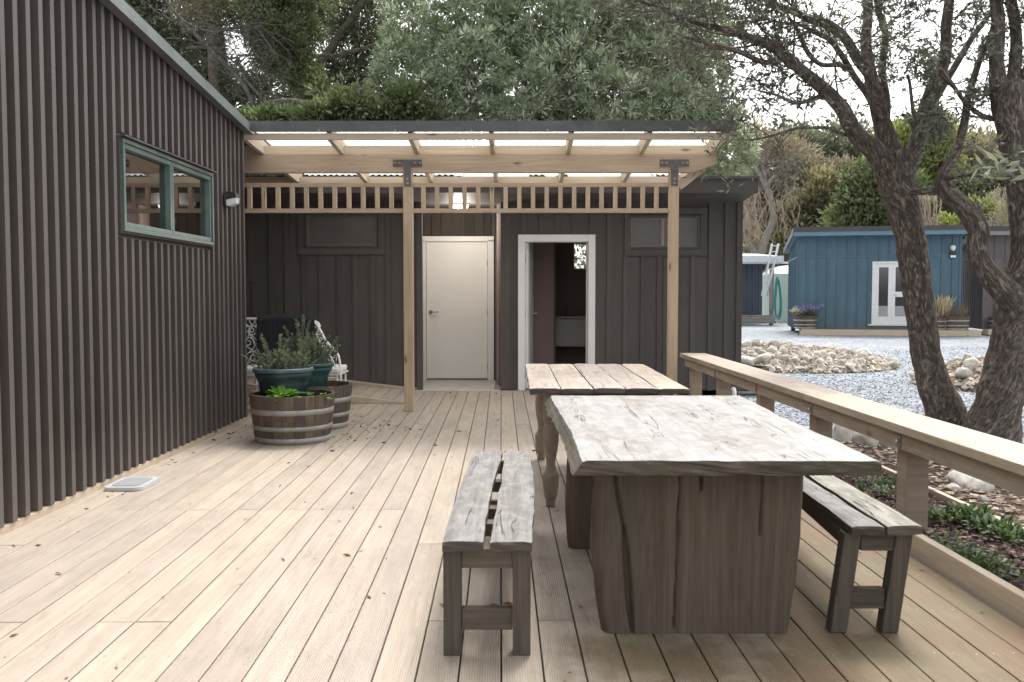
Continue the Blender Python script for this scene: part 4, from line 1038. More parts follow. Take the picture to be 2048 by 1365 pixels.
mb.tube(arc3([(-2.87, 9.72, .05), (-2.80, 9.72, .2), (-2.66, 9.72, .27)], 6), .006, 5); mb.tube(curl((-2.78, 9.72, .17), .07, 1.3, 0), .005, 5)
mb.tube(arc3([(-1.90, 9.72, .05), (-1.97, 9.72, .2), (-2.1, 9.72, .27)], 6), .006, 5)
mb.build('front_apron', white_iron, ib)
# throw over the backrest
V = []; Fc = []; nx_, ns_ = 30, 26
x0_, x1_ = A(515, 650).x, A(630, 650).x; ztp = A(560, 634).z+.005
for i in range(nx_+1):
    x = x0_+(x1_-x0_)*i/nx_
    for j in range(ns_+1):
        s_ = -0.38+ (.38+.62)*j/ns_     # length along the cloth; 0 at the top bar
        r_ = .022
        if s_ < -r_: y, z = Yb+r_+.01*nz(x*6, s_*3), ztp-r_-(-s_-r_)
        elif s_ > r_: y, z = Yb-r_-.035*(s_)*1.0-.012*nz(x*7, s_*3, 2), ztp-r_-(s_-r_)
        else: a = s_/r_*math.pi/2; y, z = Yb-r_*math.sin(a), ztp-r_+r_*math.cos(a)
        V.append((x+(.02*nz(s_*4, 3) if i in (0, nx_) else 0), y, z-.012*nz(x*3, 8)-.02*abs((i/nx_-.5)*2)**3))
for i in range(nx_):
    for j in range(ns_): a = i*(ns_+1)+j; Fc.append((a, a+1, a+ns_+2, a+ns_+1))
th_ = meshobj('throw_blanket', np.array(V), np.array(Fc), cloth_m, None, smooth=True)
sm_ = th_.modifiers.new('s', 'SOLIDIFY'); sm_.thickness = .01; sm_.offset = 1
tag(th_, 'dark charcoal throw hung over the back of the white iron bench', 'blanket')

# ---- tray by the wall
tr = thing('floor_vent_cover', (-2.5, 6.0, 0), 'pale grey rounded cover lying on the deck against the left wall', 'cover')
def rrect(cx, cy, w, h, r, n=6, rot=0):
    out = []
    for sx, sy, a0 in ((1, 1, 0), (-1, 1, 90), (-1, -1, 180), (1, -1, 270)):
        for i in range(n+1):
            a = R(a0+90*i/n); out.append((cx+sx*(w/2-r)+r*math.cos(a), cy+sy*(h/2-r)+r*math.sin(a)))
    return out
mb = MB(); mb.prism([(x, y, .002) for x, y in rrect(-2.515, 6.0, .25, .36, .05)], (0, 0, .022)); mb.build('rim', tray_m, tr, bevel=.004)
mb = MB(); mb.prism([(x, y, .0245) for x, y in rrect(-2.515, 6.0, .18, .27, .035)], (0, 0, .004)); mb.build('panel', tray_d, tr, bevel=.001)
# ---- dry leaves scattered on the deck (uncountable bits)
P = []; D = []; LL = []; rn = []
for i in range(620):
    y = random.uniform(1.8, 11.8); x = random.uniform(-2.6, 1.9)
    if random.random() < .35: x, y = random.gauss(-1.45, .35), random.gauss(8.4, .5)
    if random.random() < .15: x = random.uniform(-2.6, -2.45)
    if random.random() < .12: x = 1.9+random.uniform(-.06, .05)-.0168*y
    P.append((x, y, .004)); a = random.uniform(0, 6.28); D.append((math.cos(a), math.sin(a), random.uniform(-.02, .25))); LL.append(random.choice([.012, .016, .02, .035, .05]) if y > 3 else .02); rn.append(random.random())
o = leafquads(P, D, np.array(LL), np.array(LL)*.35, rn, 'dry_leaf_litter', lf_dry, None, .15); tag(o, 'scattered dry leaves and twigs on the deck boards', kind='stuff')
# ================================================================ far cabins and shed
UA = R(12); U = Vector((math.cos(UA), -math.sin(UA), 0)); Vv = Vector((math.sin(UA), math.cos(UA), 0))
RM = Matrix((U, Vv, Vector((0, 0, 1)))).transposed()
def u_at(C, v, px):   # position along the front of a measured point
    k = (px-1033)/F; q = C+Vv*v
    return (k*q.y-q.x)/(U.x-k*U.y)
def cabin(name, C, w, d, label, wallm, trimm, roofm, door=None):
    C = Vector(C); t = thing(name, C, label, 'cabin', 'cabins across the gravel yard')
    W = lambda u, v, z: C+U*u+Vv*v+Vector((0, 0, z))
    def bx(mb, u0, u1, v0, v1, z0, z1, r=None, g=2, mi=0): mb.box(W((u0+u1)/2, (v0+v1)/2, (z0+z1)/2), (u1-u0, v1-v0, z1-z0), RM, g, r, mi=mi)
    zf, zk = 3.42, 2.95
    zs = lambda v: zf+(zk-zf)*v/d
    mb = MB()
    if door: bx(mb, 0, door[0], 0, .1, -.02, zf, .5); bx(mb, door[1], w, 0, .1, -.02, zf, .5); bx(mb, door[0], door[1], 0, .1, door[2], zf, .5); bx(mb, door[0], door[1], 0, .1, -.02, .17, .5)
    else: bx(mb, 0, w, 0, .1, -.02, zf, .5)
    for u0 in (0, w-.1): mb.prism([W(u0, .1, -.02), W(u0, d, -.02), W(u0, d, zs(d)), W(u0, .1, zs(.1))], U*.1, .5)
    bx(mb, 0, w, d-.1, d, -.02, zk, .5)
    u = .36
    while u < w-.1:
        segs = [(-.02, 2.62), (2.68, zf-.02)]
        if door and door[0]-.06 < u < door[1]+.06: segs = [(door[2]+.03, 2.62), (2.68, zf-.02)]
        for a, b in segs: bx(mb, u-.022, u+.022, -.034, 0, a, b)
        u += .357
    bx(mb, -.02, w+.02, -.038, .0, 2.62, 2.68); bx(mb, -.03, .06, -.024, .0, -.02, zf-.02); bx(mb, w-.06, w+.03, -.024, 0, -.02, zf-.02)
    v = .1
    while v < d:
        for a, b in ((-.02, 2.60), (2.66, zs(v)-.02)): bx(mb, -.020, 0, v-.02, v+.02, a, b)
        v += .27
    bx(mb, -.022, 0, -.02, d, 2.60, 2.66)
    mb.build('wall', wallm, t)
    mb = MB(); ov = .5
    e = (zk-zf)/d
    mb.prism([W(-.16, -ov, zf+.04), W(w+.16, -ov, zf+.04), W(w+.16, d+.2, zs(d)+.02), W(-.16, d+.2, zs(d)+.02)], (0, 0, .03)); mb.build('soffit', trimm, t)
    mb = MB(); bx(mb, -.18, w+.30, -ov-.03, -ov, zf-.03, zf+.12, g=0)
    mb.build('fascia', trimm, t, bevel=.004)
    mb = MB(); bx(mb, -.20, w+.32, -ov-.045, -ov-.0, zf+.12, zf+.29, g=0)
    for u0 in (-.20, w+.17): mb.prism([W(u0, -ov-.0, zf+.02), W(u0, d+.25, zs(d)+.0), W(u0, d+.25, zs(d)+.2), W(u0, -ov, zf+.29)], U*.04)
    mb.prism([W(-.16, -ov, zf+.22), W(w+.17, -ov, zf+.22), W(w+.17, d+.25, zs(d)+.13), W(-.16, d+.25, zs(d)+.13)], (0, 0, .03))
    mb.build('roof', roofm, t)
    mb = MB()
    for uu in (.2, w/2, w-.2):
        for vv in (.2, d-.2): bx(mb, uu-.08, uu+.08, vv-.08, vv+.08, GZ-.1, -.02)
    mb.build('foundation_post', brown_old, t)
    return t, W, bx
Cb = Vector((10.42, 34.5, 0)); du = 2.66
blue, W, bx = cabin('blue_cabin', Cb, 5.63, 4.0, 'blue board and batten cabin with white glazed doors across the yard', blue_clad, blue_trim, roofing, (du, du+1.62, 2.44))
mb = MB()   # white glazed door set
for a, b, c, d_ in ((du-.02, du+.09, .17, 2.46), (du+1.53, du+1.64, .17, 2.46), (du+.09, du+1.53, 2.38, 2.46)): bx(mb, a, b, -.03, .07, c, d_)
bx(mb, du-.14, du+1.74, -.06, .07, .12, .17)
dfm = mb.build('door_frame', white_paint, blue, bevel=.004)
def leaf(u0, u1, glz, nm):
    mb = MB(); st = .12; zl, zh = .175, 2.375
    bx(mb, u0, u0+st, 0, .05, zl, zh); bx(mb, u1-st, u1, 0, .05, zl, zh)
    zz = [zl]; prev = zl
    for g0, g1 in glz: bx(mb, u0+st, u1-st, 0, .05, prev, g0); prev = g1
    bx(mb, u0+st, u1-st, 0, .05, prev, zh)
    dd = mb.build('door', white_paint, blue, bevel=.004)
    for g0, g1 in glz:
        mb = MB(); bx(mb, u0+st, u1-st, .02, .026, g0, g1); mb.build('pane', glass, dd)
    return dd
leaf(du+.092, du+.66, [(.45, 2.25)], 'l'); dr = leaf(du+.662, du+1.528, [(.46, 1.17), (1.36, 2.25)], 'r')
mb = MB(); c = W(du+.74, -.0, 1.25); mb.tube([c, c-Vv*.04, c-Vv*.04+U*.1], .01, 6); mb.build('handle', chrome, dr)
mb = MB(); bx(mb, .1, 5.5, .12, 3.8, -.01, .0); bx(mb, .1, 5.5, 3.7, 3.8, 0, 2.9); bx(mb, du+.12, du+.3, .3, .4, .2, 2.3); mb.build('interior_lining', plum, blue)
cl_ = thing('wall_lamp', W(5.33, -.05, 2.7), 'black wall lamp with a white globe on the blue cabin', 'wall lamp')
mb = MB(); bx(mb, 5.24, 5.44, -.10, -.022, 2.56, 2.78); mb.build('housing', black_pl, cl_, bevel=.01)
mb = MB(); c = W(5.33, -.12, 2.93); mb.lathe(c, [(.0001, -.12), (.05, -.10), (.09, -.03), (.095, .03), (.06, .08), (.0001, .1)], 14); mb.build('globe', lens_m, cl_)
mb = MB(); bx(mb, 5.25, 5.43, -.13, -.10, 2.58, 2.66); mb.build('lens', lens_m, cl_)
mb = MB(); bx(mb, 5.22, 5.36, -.07, -.022, 1.12, 1.26); mb.build('outlet_box', black_pl, blue, bevel=.01)
mb = MB()
for i in range(6): bx(mb, .12, 6.15, -.80+i*.13, -.80+i*.13+.125, -.03, 0, g=0)
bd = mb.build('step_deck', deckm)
me_ = bd.data; tag(bd, 'pale timber step deck along the front of the blue cabin', 'deck')
mb = MB(); bx(mb, .12, 6.15, -.84, -.80, -.215, -.002, g=0); bx(mb, .12, .16, -.80, -.04, -.215, -.03, g=1); bx(mb, 6.11, 6.15, -.80, -.04, -.215, -.03, g=1)
q = mb.build('fascia_board', pine_pale); q.parent = bd
Cg = Vector((17.1, 34.0, 0))
grey, W2, bx2 = cabin('grey_cabin', Cg, 5.4, 4.0, 'grey brown board and batten cabin at the right edge of the yard', grey_clad, grey_trim, roofing)
mb = MB(); bx2(mb, -.02, 2.0, -.8, -.05, -.20, .0, g=0); tag(mb.build('step_deck', pine_pale, bevel=.006), 'pale timber step deck in front of the grey brown cabin', 'deck')
# barrels on the step decks
for px, label, sc_, cab, v in ((1609.5, 'half barrel of lavender at the left end of the blue cabin deck', 1.17, Cb, -.42), (1879, 'half barrel with a cream plume plant beside the leaning trunk on the blue cabin deck', 1.12, Cb, -.30), (1911, 'half barrel with dry reddish plants at the right end of the blue cabin deck', 1.22, Cb, -.45), (1999, 'half barrel on the step deck of the grey brown cabin', 1.1, Cg, -.42)):
    u = u_at(cab, v, px); p = cab+U*u+Vv*v
    b_ = dup(bar1, (p.x, p.y, .001), random.uniform(0, 6), label, scale=sc_)
def tuft(base, n, h, R0, label, mat, name='plant', lw=.12, flower=None, lean=.5):
    t = thing(name, base, label, 'plant'); P = []; D = []; L = []; rn = []; P2 = []; D2 = []; r2 = []
    for i in range(n):
        a = random.uniform(0, 6.28); rr = R0*math.sqrt(random.random()); l = h*random.uniform(.5, 1)
        p = Vector(base)+Vector((math.cos(a)*rr*.6, math.sin(a)*rr*.6, 0)); d = Vector((math.cos(a)*lean*rr/R0, math.sin(a)*lean*rr/R0, 1)).normalized()
        for k in range(5): P.append(p+d*l*k/6); D.append(d+Vector((random.gauss(0, .3), random.gauss(0, .3), 0))); L.append(l*.4); rn.append(random.random())
        if flower and random.random() < .5:
            for k in range(4): P2.append(p+d*l*(.95+.1*k)); D2.append((random.gauss(0, 1), random.gauss(0, 1), 1)); r2.append(random.random())
    leafquads(P, D, np.array(L), np.array(L)*lw, rn, 'leaves', mat, t)
    if flower: leafquads(P2, D2, .06, .05, r2, 'blossom', flower, t)['kind'] = 'stuff'
    return t
def bp_(px, v, dz=0): u = u_at(Cb, v, px); p = Cb+U*u+Vv*v; return (p.x, p.y, .40+dz)
tuft(bp_(1616, -.42), 260, .46, .34, 'green lavender bush with violet flowers in the left barrel of the blue cabin deck', lf_mid, 'lavender_plant', .05, lf_lav, .7)
tuft(bp_(1597, -.44), 60, .34, .2, 'pale leafed plant in the left barrel of the blue cabin deck', lf_grey, 'pale_leaf_plant', .3, lf_cream, .8)
tuft(bp_(1881, -.30, .02), 150, .85, .30, 'tall cream plume plant beside the leaning tree trunk', lf_cream, 'plume_plant', .16, None, .35)
tuft(bp_(1912, -.45, .05), 90, .55, .36, 'sparse dry reddish plant in the right barrel of the blue cabin deck', lf_dry, 'dry_plant', .05, None, .8)
# barrels in the rock garden beside the dark building
for (x, y, r_, label) in ((3.30, 13.8, 1.28, 'old wide half barrel sunk beside the rock pile next to the dark building'), (3.62, 16.4, 1.0, 'half hidden barrel behind the dark building corner by the rocks')):
    dup(bar2, (x, y, GZ-.12), 1.3, label, scale=r_)
# ---- shed
sh = thing('lean_to_shed', (12.3, 46, GZ), 'slate coloured lean to shed with a pale corrugated roof behind the dark building', 'shed')
Y = 46.0
def P_(px, py, Y=Y): return at(px, py, Y)
mb = MB(); a, b = P_(1440, 526), P_(1524, 632); mb.box(((a.x+b.x)/2, Y+.6, (a.z+b.z)/2), (b.x-a.x, 1.2, a.z-b.z), None, 2)
for i in range(7): mb.box((a.x+(b.x-a.x)*(i+.5)/7, Y-.02, (a.z+b.z)/2), (.05, .04, a.z-b.z), None, 2)
mb.build('wall', navy_clad, sh)
a, b = P_(1440, 512, 44.5), P_(1567, 525, 44.5)
V = []; n_ = 160
for j, yy in enumerate((44.5, 49.5)):
    for i in range(n_+1): V.append((a.x+(b.x-a.x)*i/n_, yy, a.z-.04+.02*math.sin(i*1.57)+j*.35))
i = np.arange(n_); ro = meshobj('roof', np.array(V), np.stack([i, i+1, i+n_+2, i+n_+1], 1), galv, sh, smooth=True)
mb = MB(); mb.box(((a.x+b.x)/2, 44.48, (a.z+b.z)/2), (b.x-a.x, .05, a.z-b.z)); mb.box(((a.x+b.x)/2+.3, 44.6, b.z-.02), (b.x-a.x+.8, .08, .1)); mb.build('roof_edge', galv, sh)
mb = MB(); p = P_(1544, 520, 44.8); mb.box((p.x, 44.8, (p.z+GZ)/2), (.17, .17, p.z-GZ), None, 2); mb.build('post', grey_wood, sh)
mb = MB()
for k in range(3):
    p = P_(1500, 634+5*k, 44.6-.3*k); mb.box((p.x-.3, 44.6-.3*k, p.z), (3.0, .25, .16))
tag(mb.build('timber_stack', grey_wood, bevel=.02), 'grey old timbers lying at the foot of the slate shed', 'timber')
ld = thing('ladder', P_(1530, 590, 44.6), 'aluminium ladder leaning on the shed roof edge', 'ladder')
for dx in (0, 13):
    mb = MB(); mb.beam(P_(1524+dx*.7, 592, 44.9), P_(1544+dx, 489, 44.2), .06, .09); mb.build('rail', alu, ld)
mb = MB()
for k in range(9):
    t = k/8; mb.beam(P_(1526+19*t, 584-92*t, 44.85-.6*t), P_(1533+21.5*t, 584-92*t, 44.85-.6*t), .04, .04)
mb.build('rungs', alu, ld)
p = P_(1596, 632, 50); q = P_(1530, 632, 50); Rt_ = p.x-q.x; zt2 = P_(1560, 549, 50).z; zd = P_(1560, 529, 50).z
tk = thing('water_tank', (p.x, 50+Rt_, GZ), 'large round pale green water tank between the shed and the blue cabin', 'water tank')
mb = MB(); mb.lathe((p.x, 50+Rt_*.3, 0), [(Rt_, GZ)]+[(Rt_+(.02 if k % 2 else 0), GZ+(zt2-GZ)*k/16) for k in range(1, 17)], 48); mb.build('tank_body', tank_m, tk)
mb = MB(); mb.lathe((p.x, 50+Rt_*.3, 0), [(Rt_+.03, zt2), (Rt_*.85, zt2+(zd-zt2)*.45), (Rt_*.5, zt2+(zd-zt2)*.85), (.0001, zd)], 48); mb.build('tank_roof', white_paint, tk)
mb = MB()
for k in range(4):
    c0 = P_(1549+k*.7, 553+k*2, 44.65); pts = []
    for i in range(25):
        a = 6.283*i/24; pts.append(P_(1554+k*1.2+5.5*math.sin(a)*(1-.4*math.cos(a)), 594+k*2-40*math.cos(a), 44.66-.03*k))
    mb.tube(pts, .022, 5)
tag(mb.build('garden_hose', hose_m), 'teal garden hose hanging in a long loop from the shed post', 'hose')

# ================================================================ gravel, rocks
V = []; Fc = []; rn = []
def stones(n, fx, smin, smax, name, mat, label, zoff=0, flat=.6, power=2):
    base = np.array([[1, 0, 0], [0, 1, 0], [-1, 0, 0], [0, -1, 0], [0, 0, 1], [0, 0, -1]], float)
    tri = np.array([[0, 1, 4], [1, 2, 4], [2, 3, 4], [3, 0, 4], [1, 0, 5], [2, 1, 5], [3, 2, 5], [0, 3, 5]])
    pts = np.array([fx() for _ in range(n)]); s = smin+(smax-smin)*RNG.random(n)**power
    V = base[None]*(1+RNG.uniform(-.35, .35, (n, 6, 1)))*s[:, None, None]/2*np.array([1, 1, flat])
    V += RNG.uniform(-.2, .2, V.shape)*s[:, None, None]/2
    a = RNG.uniform(0, 6.28, n); c, s_ = np.cos(a), np.sin(a); x = V[..., 0]*c[:, None]-V[..., 1]*s_[:, None]; y = V[..., 0]*s_[:, None]+V[..., 1]*c[:, None]
    V = np.stack([x, y, V[..., 2]], -1)+pts[:, None, :]
    Fc = (tri[None]+6*np.arange(n)[:, None, None]).reshape(-1, 3)
    o = meshobj(name, V.reshape(-1, 3), Fc, mat, None, np.repeat(RNG.random(n), 8)); return tag(o, label, kind='stuff')
def gp():
    while True:
        y = 7.0+(26-7)*random.random()**1.5; x = random.uniform(2.3, 2.3+y*.42)
        if (x-1033/F)/y > .62: continue
        if x < 2.95 and y > 12: continue
        if not litter_keep(x, y) and x > 2.35 and (y > 8 or x > 2.7): return (x, y, zg(x, y)+.004)
stones(26000, gp, .015, .05, 'gravel', gravel_m, 'loose blue grey crushed gravel over the yard')
def mound(x, y, cx, cy, rx, ry, h):
    d = ((x-cx)/rx)**2+((y-cy)/ry)**2
    return h*max(0, 1-d)**.7*(1+.3*mn.noise(Vector((x*1.2, y*1.2, 9))))
M1 = (5.35, 19.6, 2.55, 2.4, .36); M2 = (8.5, 14.9, 2.0, 1.7, .5)
def pile_pt(M):
    cx, cy, rx, ry, h = M
    while True:
        a = random.uniform(0, 6.283); r_ = math.sqrt(random.random()); x = cx+rx*r_*math.cos(a); y = cy+ry*r_*math.sin(a)
        return x, y, zg(x, y)+mound(x, y, *M)
for M, nme in ((M1, 'left'), (M2, 'right')):
    cx, cy, rx, ry, h = M; nr, na = 14, 48; Vm = [(cx, cy, zg(cx, cy)+mound(cx, cy, *M)-.03)]; Fm = []
    for i in range(1, nr+1):
        for j in range(na):
            a = 6.283*j/na; x = cx+rx*i/nr*math.cos(a); y = cy+ry*i/nr*math.sin(a); Vm.append((x, y, zg(x, y)+mound(x, y, *M)-.03*(1 if i < nr else 2)))
    for i in range(nr-1):
        for j in range(na): Fm.append((1+i*na+j, 1+i*na+(j+1) % na, 1+(i+1)*na+(j+1) % na, 1+(i+1)*na+j))
    for j in range(0, na): Fm.append((0, 1+j, 1+(j+1) % na, 1+(j+1) % na))
    mm_ = MB(); mm_.v = Vm; mm_.f = [tuple(dict.fromkeys(f)) for f in Fm]; mm_.r = [.5]*len(Fm); mm_.sm = [True]*len(Fm); mm_.mi = [0]*len(Fm); mm_.uv = [(0, 0)]*sum(len(f) for f in mm_.f)
    tag(mm_.build('earth_mound', rubble_base), 'earth mound under the '+nme+' rock pile', kind='structure')
stones(9000, lambda: pile_pt(M1), .05, .16, 'small_stones', rubble_m, 'small pale stones filling the rock pile beside the dark building', flat=.75)
stones(4500, lambda: pile_pt(M2), .05, .14, 'small_stones', rubble_m, 'small pale stones filling the rock pile between the tree trunks', flat=.75)
# rock shapes
def rockmesh(i, rough=.22):
    import bmesh
    bm = bmesh.new(); bmesh.ops.create_icosphere(bm, subdivisions=3, radius=.5); rr = random.Random(i)
    sx, sy, sz = rr.uniform(.85, 1.25), rr.uniform(.7, 1.0), rr.uniform(.5, .8)
    planes = [(Vector((rr.gauss(0, 1), rr.gauss(0, 1), rr.gauss(0, .8))).normalized(), rr.uniform(.27, .43)) for _ in range(8)]
    for v in bm.verts:
        for nrm, dd in planes:
            q = v.co.dot(nrm)
            if q > dd: v.co -= nrm*(q-dd)*.93
        v.co *= 1+rough*mn.noise(v.co*2.2+Vector((i*9, 0, 0)))+.05*mn.noise(v.co*7+Vector((i*5, 0, 0)))
        v.co = Vector((v.co.x*sx, v.co.y*sy, v.co.z*sz))
    me = bpy.data.meshes.new('rock'); bm.to_mesh(me); bm.free(); me.polygons.foreach_set('use_smooth', [True]*len(me.polygons)); me.materials.append(rock_m); return me
RM_ = [rockmesh(i) for i in range(9)]
def rock(p, s, label, group=None, cat='rock', sink=.12):
    o = bpy.data.objects.new('rock', random.choice(RM_)); COL.objects.link(o); o.location = (p[0], p[1], p[2]+s*(.3-sink)); o.rotation_euler = (random.gauss(0, .35), random.gauss(0, .35), random.uniform(0, 6.28)); o.scale = (s, s, s); return tag(o, label, cat, group)
placed = []
def fill(M, n, smin, smax, label, group, bias=None):
    k = 0; tries = 0; mine = []
    while k < n and tries < 20000:
        tries += 1; x, y, z = pile_pt(M)
        s = smin+(smax-smin)*random.random()**2.2
        if bias and x > M[0]+.3: s *= .72
        if M is M1 and y > M[1]+1.2: continue
        if any((x-a)**2+(y-b)**2 < (.40*(s+c))**2 for a, b, c in mine): continue
        mine.append((x, y, s)); rock((x, y, z), s, label, group); k += 1
fill(M1, 225, .14, .42, 'pale river rock in the heap between the dark building and the blue cabin', 'rocks heaped beside the dark building', True)
fill(M2, 60, .14, .34, 'pale river rock in the heap seen between the tree trunks', 'rocks heaped between the tree trunks')
for px, py, s, lb in ((1698, 880, .36, 'big pale boulder under the bench rail, left of two'), (1730, 893, .26, 'upright pale boulder under the bench rail beside the biggest one'), (1765, 893, .40, 'greenish boulder under the bench rail near the trunk foot'), (1645, 862, .3, 'dark boulder beside the post under the bench rail'), (1932, 975, .22, 'brown rounded rock on the leaf litter by the near post'), (1958, 985, .20, 'pale rounded rock right of the brown one on the leaf litter'), (1905, 985, .12, 'small flat stone on the leaf litter by the near post'), (1968, 1006, .09, 'little stone half buried at the garden edging'), (2035, 985, .24, 'grey rock by the hollow log at the right edge')):
    z = 0
    for _ in range(4): p = on(px, py, z); z = zg(p.x, p.y)
    rock(p, s, lb)
mb = MB(); p = on(2018, 992, -.12); mb.tube([p+Vector((-.2, .1, .08)), p+Vector((0, 0, .09)), p+Vector((.35, -.08, .10))], [.06, .07, .065], 12, disp=.15, dfreq=3); mb.tube([p+Vector((.05, .04, .12)), p+Vector((.2, .3, .2)), p+Vector((.5, .5, .22))], [.04, .03, .02], 8)
tag(mb.build('fallen_log', bark), 'short broken log lying on the leaf litter at the right edge', 'log')
def lp():
    while True:
        x = random.uniform(2.7, 5.4); y = random.uniform(3.2, 9.3)
        if litter_keep(x, y): return (x, y, zg(x, y)+.02)
stones(7000, lp, .012, .06, 'leaf_litter', litter_m, 'bark scraps and dead leaves under the tree', flat=.25)
stones(5000, lambda: (lambda x, y: (x, y, .02+.02*mn.noise(Vector((x*4, y*4, 0)))))(random.uniform(2.05, 2.62), random.uniform(2.6, 7.9)), .01, .04, 'bark_mulch', chip_m, 'dark bark chips covering the garden bed', flat=.4)
mb = MB()
for k in range(70):
    x, y, z = lp(); a = random.uniform(0, 6.28); L = random.uniform(.06, .3); d = Vector((math.cos(a), math.sin(a), random.uniform(0, .15)))*L
    mb.tube([Vector((x, y, z)), Vector((x, y, z+.01))+d*.5+Vector((nz(k*.7)*.03, nz(k*.3, 4)*.03, 0)), Vector((x, y, z))+d], [.006, .005, .003], 4)
tag(mb.build('fallen_twigs', bark_thin), 'dead twigs scattered on the leaf litter', kind='stuff')
# groundcover plants
for px, py, n_, L, lb in ((1895, 1040, 60, .09, 'low green shrub beside the near rail post in the garden bed'), (1940, 1035, 80, .10, 'larger bright green shrub against the thin edging in the garden bed'), (1985, 1060, 70, .10, 'spreading green plant at the middle of the near garden bed'), (1935, 1120, 60, .08, 'grey green leafy plant closest to the deck board in the garden bed'), (1975, 1140, 45, .075, 'small grey green rosette next to the deck board, right one'), (2030, 1080, 60, .10, 'green plant at the right edge by the thin edging'), (1885, 1095, 30, .07, 'small dark plant at the foot of the near rail post'), (1785, 990, 40, .07, 'small green plant left of the near rail post'), (1750, 968, 40, .06, 'pale green seedling clump behind the right bench end'), (1700, 945, 30, .06, 'farther green seedling in the bed behind the slab table'), (1725, 985, 30, .055, 'little green plant just beyond the right bench seat'), (1820, 960, 40, .07, 'small plant at the edging behind the near rail post'), (2040, 1165, 20, .05, 'tiny green sprout by the deck board at the right edge')):
    p = on(px, py, .02)
    if p.x < 2.09: p.x = 2.09
    if p.x > 2.62: p.x = 2.62
    rosette('groundcover_plant', p, n_*2, L*.72, L*.24, lf_bed, lb, rad=.11, up=1.1)

# ================================================================ trees
def blobs_px(lst, Y, dr=None): 
    out = []
    for b in lst:
        px, py, rx, ry = b[:4]; y = Y+(b[4] if len(b) > 4 else 0); s = F/y; c = at(px, py, y); out.append((c, rx/s, (dr or (rx+ry)/2/s), ry/s))
    return out
def crown(parent, blobs, n_clump, per, crad, L, W, mat, name='crown', up=.35, shell=.55, tone=.55, flat=.8, jitter=1.0, droop=0, ros=False):
    vol = np.array([b[1]*b[3] for b in blobs]); pr = vol/vol.sum(); idx = RNG.choice(len(blobs), n_clump, p=pr)
    C = np.array([list(b[0]) for b in blobs])[idx]; Rr = np.array([b[1:] for b in blobs])[idx]
    d = RNG.normal(size=(n_clump, 3)); d /= np.linalg.norm(d, axis=1, keepdims=True); rad = shell+(1-shell)*RNG.random(n_clump)[:, None]
    rad *= 1+RNG.normal(0, .10*jitter, (n_clump, 1))
    cc = C+d*Rr*rad; tone_c = RNG.random(n_clump)*tone
    N_ = n_clump*per; g = RNG.normal(size=(n_clump, per, 3)); g /= np.linalg.norm(g, axis=2, keepdims=True)+1e-9; rr = crad*RNG.uniform(.25, 1, (n_clump, per, 1))*RNG.uniform(.6, 1.3, (n_clump, 1, 1))
    P = cc[:, None]+g*rr*np.array([1, 1, flat]); D = g*.8+d[:, None]*.5+np.array([0, 0, up])+RNG.normal(0, .3, g.shape)
    if ros: P = cc[:, None]+g*rr*.35; D = g+d[:, None]*.35+np.array([0, 0, up])
    if droop: P[..., 2] -= droop*RNG.random((n_clump, per))**2
    rn = np.clip(tone_c[:, None]+(1-tone)*RNG.random((n_clump, per)), 0, 1)
    return leafquads(P.reshape(-1, 3), D.reshape(-1, 3), L*RNG.uniform(.6, 1.3, N_), W*RNG.uniform(.7, 1.2, N_), rn.ravel(), name, mat, parent)
def limb(mb, pts, wob=.03, seg=8, disp=.06, n=4):
    """pts: (Vector, radius)"""
    P = arc3([p for p, r in pts], n); Rr = []
    for i in range(len(pts)-1):
        for j in range(n): Rr.append(pts[i][1]+(pts[i+1][1]-pts[i][1])*j/n)
    Rr.append(pts[-1][1]); P = [p+Vector((nz(p.z*3, p.x*3), nz(p.z*3, p.y*3, 5), nz(p.x*3, p.y*3, 7)))*wob for p in P]
    mb.tube(P, Rr, seg, disp=disp, dfreq=3); return P
def pxl(lst, Y0, Y1=None, ws=1.0):
    n = len(lst); out = []
    for i, q in enumerate(lst):
        Y = Y0 if Y1 is None else Y0+(Y1-Y0)*i/(n-1)
        out.append((at(q[0], q[1], Y), q[2]/2*Y/F*ws))
    return out
def twiggy(mb, p, d, L, r, lev, leaves, rnd, dmax=3, spread=.7, up=.1, nsub=(3, 5), lf=(4, 7), gr=0):
    n = 4; pts = [p]; dd = d.normalized()
    for i in range(n):
        dd = (dd+Vector((rnd.gauss(0, .18), rnd.gauss(0, .18), rnd.gauss(0, .18)+up*.3-gr))).normalized(); pts.append(pts[-1]+dd*L/n)
    mb.tube(pts, [r*(1-.6*i/n) for i in range(n+1)], 5 if lev < 2 else 3, cap=False)
    if lev < dmax:
        for k in range(rnd.randint(*nsub)):
            t = rnd.uniform(.25, 1); i = min(n-1, int(t*n)); q = pts[i].lerp(pts[i+1], t*n-i)
            v = Vector((rnd.gauss(0, 1), rnd.gauss(0, 1), rnd.gauss(0, .8))); nd = (dd+v*spread).normalized()
            twiggy(mb, q, nd, L*rnd.uniform(.45, .7), r*.55, lev+1, leaves, rnd, dmax, spread, up, nsub, lf, gr)
    if lev >= dmax-1 and leaves is not None:
        for k in range(rnd.randint(*lf)):
            t = rnd.random(); i = min(n-1, int(t*n)); q = pts[i].lerp(pts[i+1], t*n-i)
            leaves[0].append(q); leaves[1].append(dd+Vector((rnd.gauss(0, .7), rnd.gauss(0, .7), rnd.gauss(0, .6)-.1)))

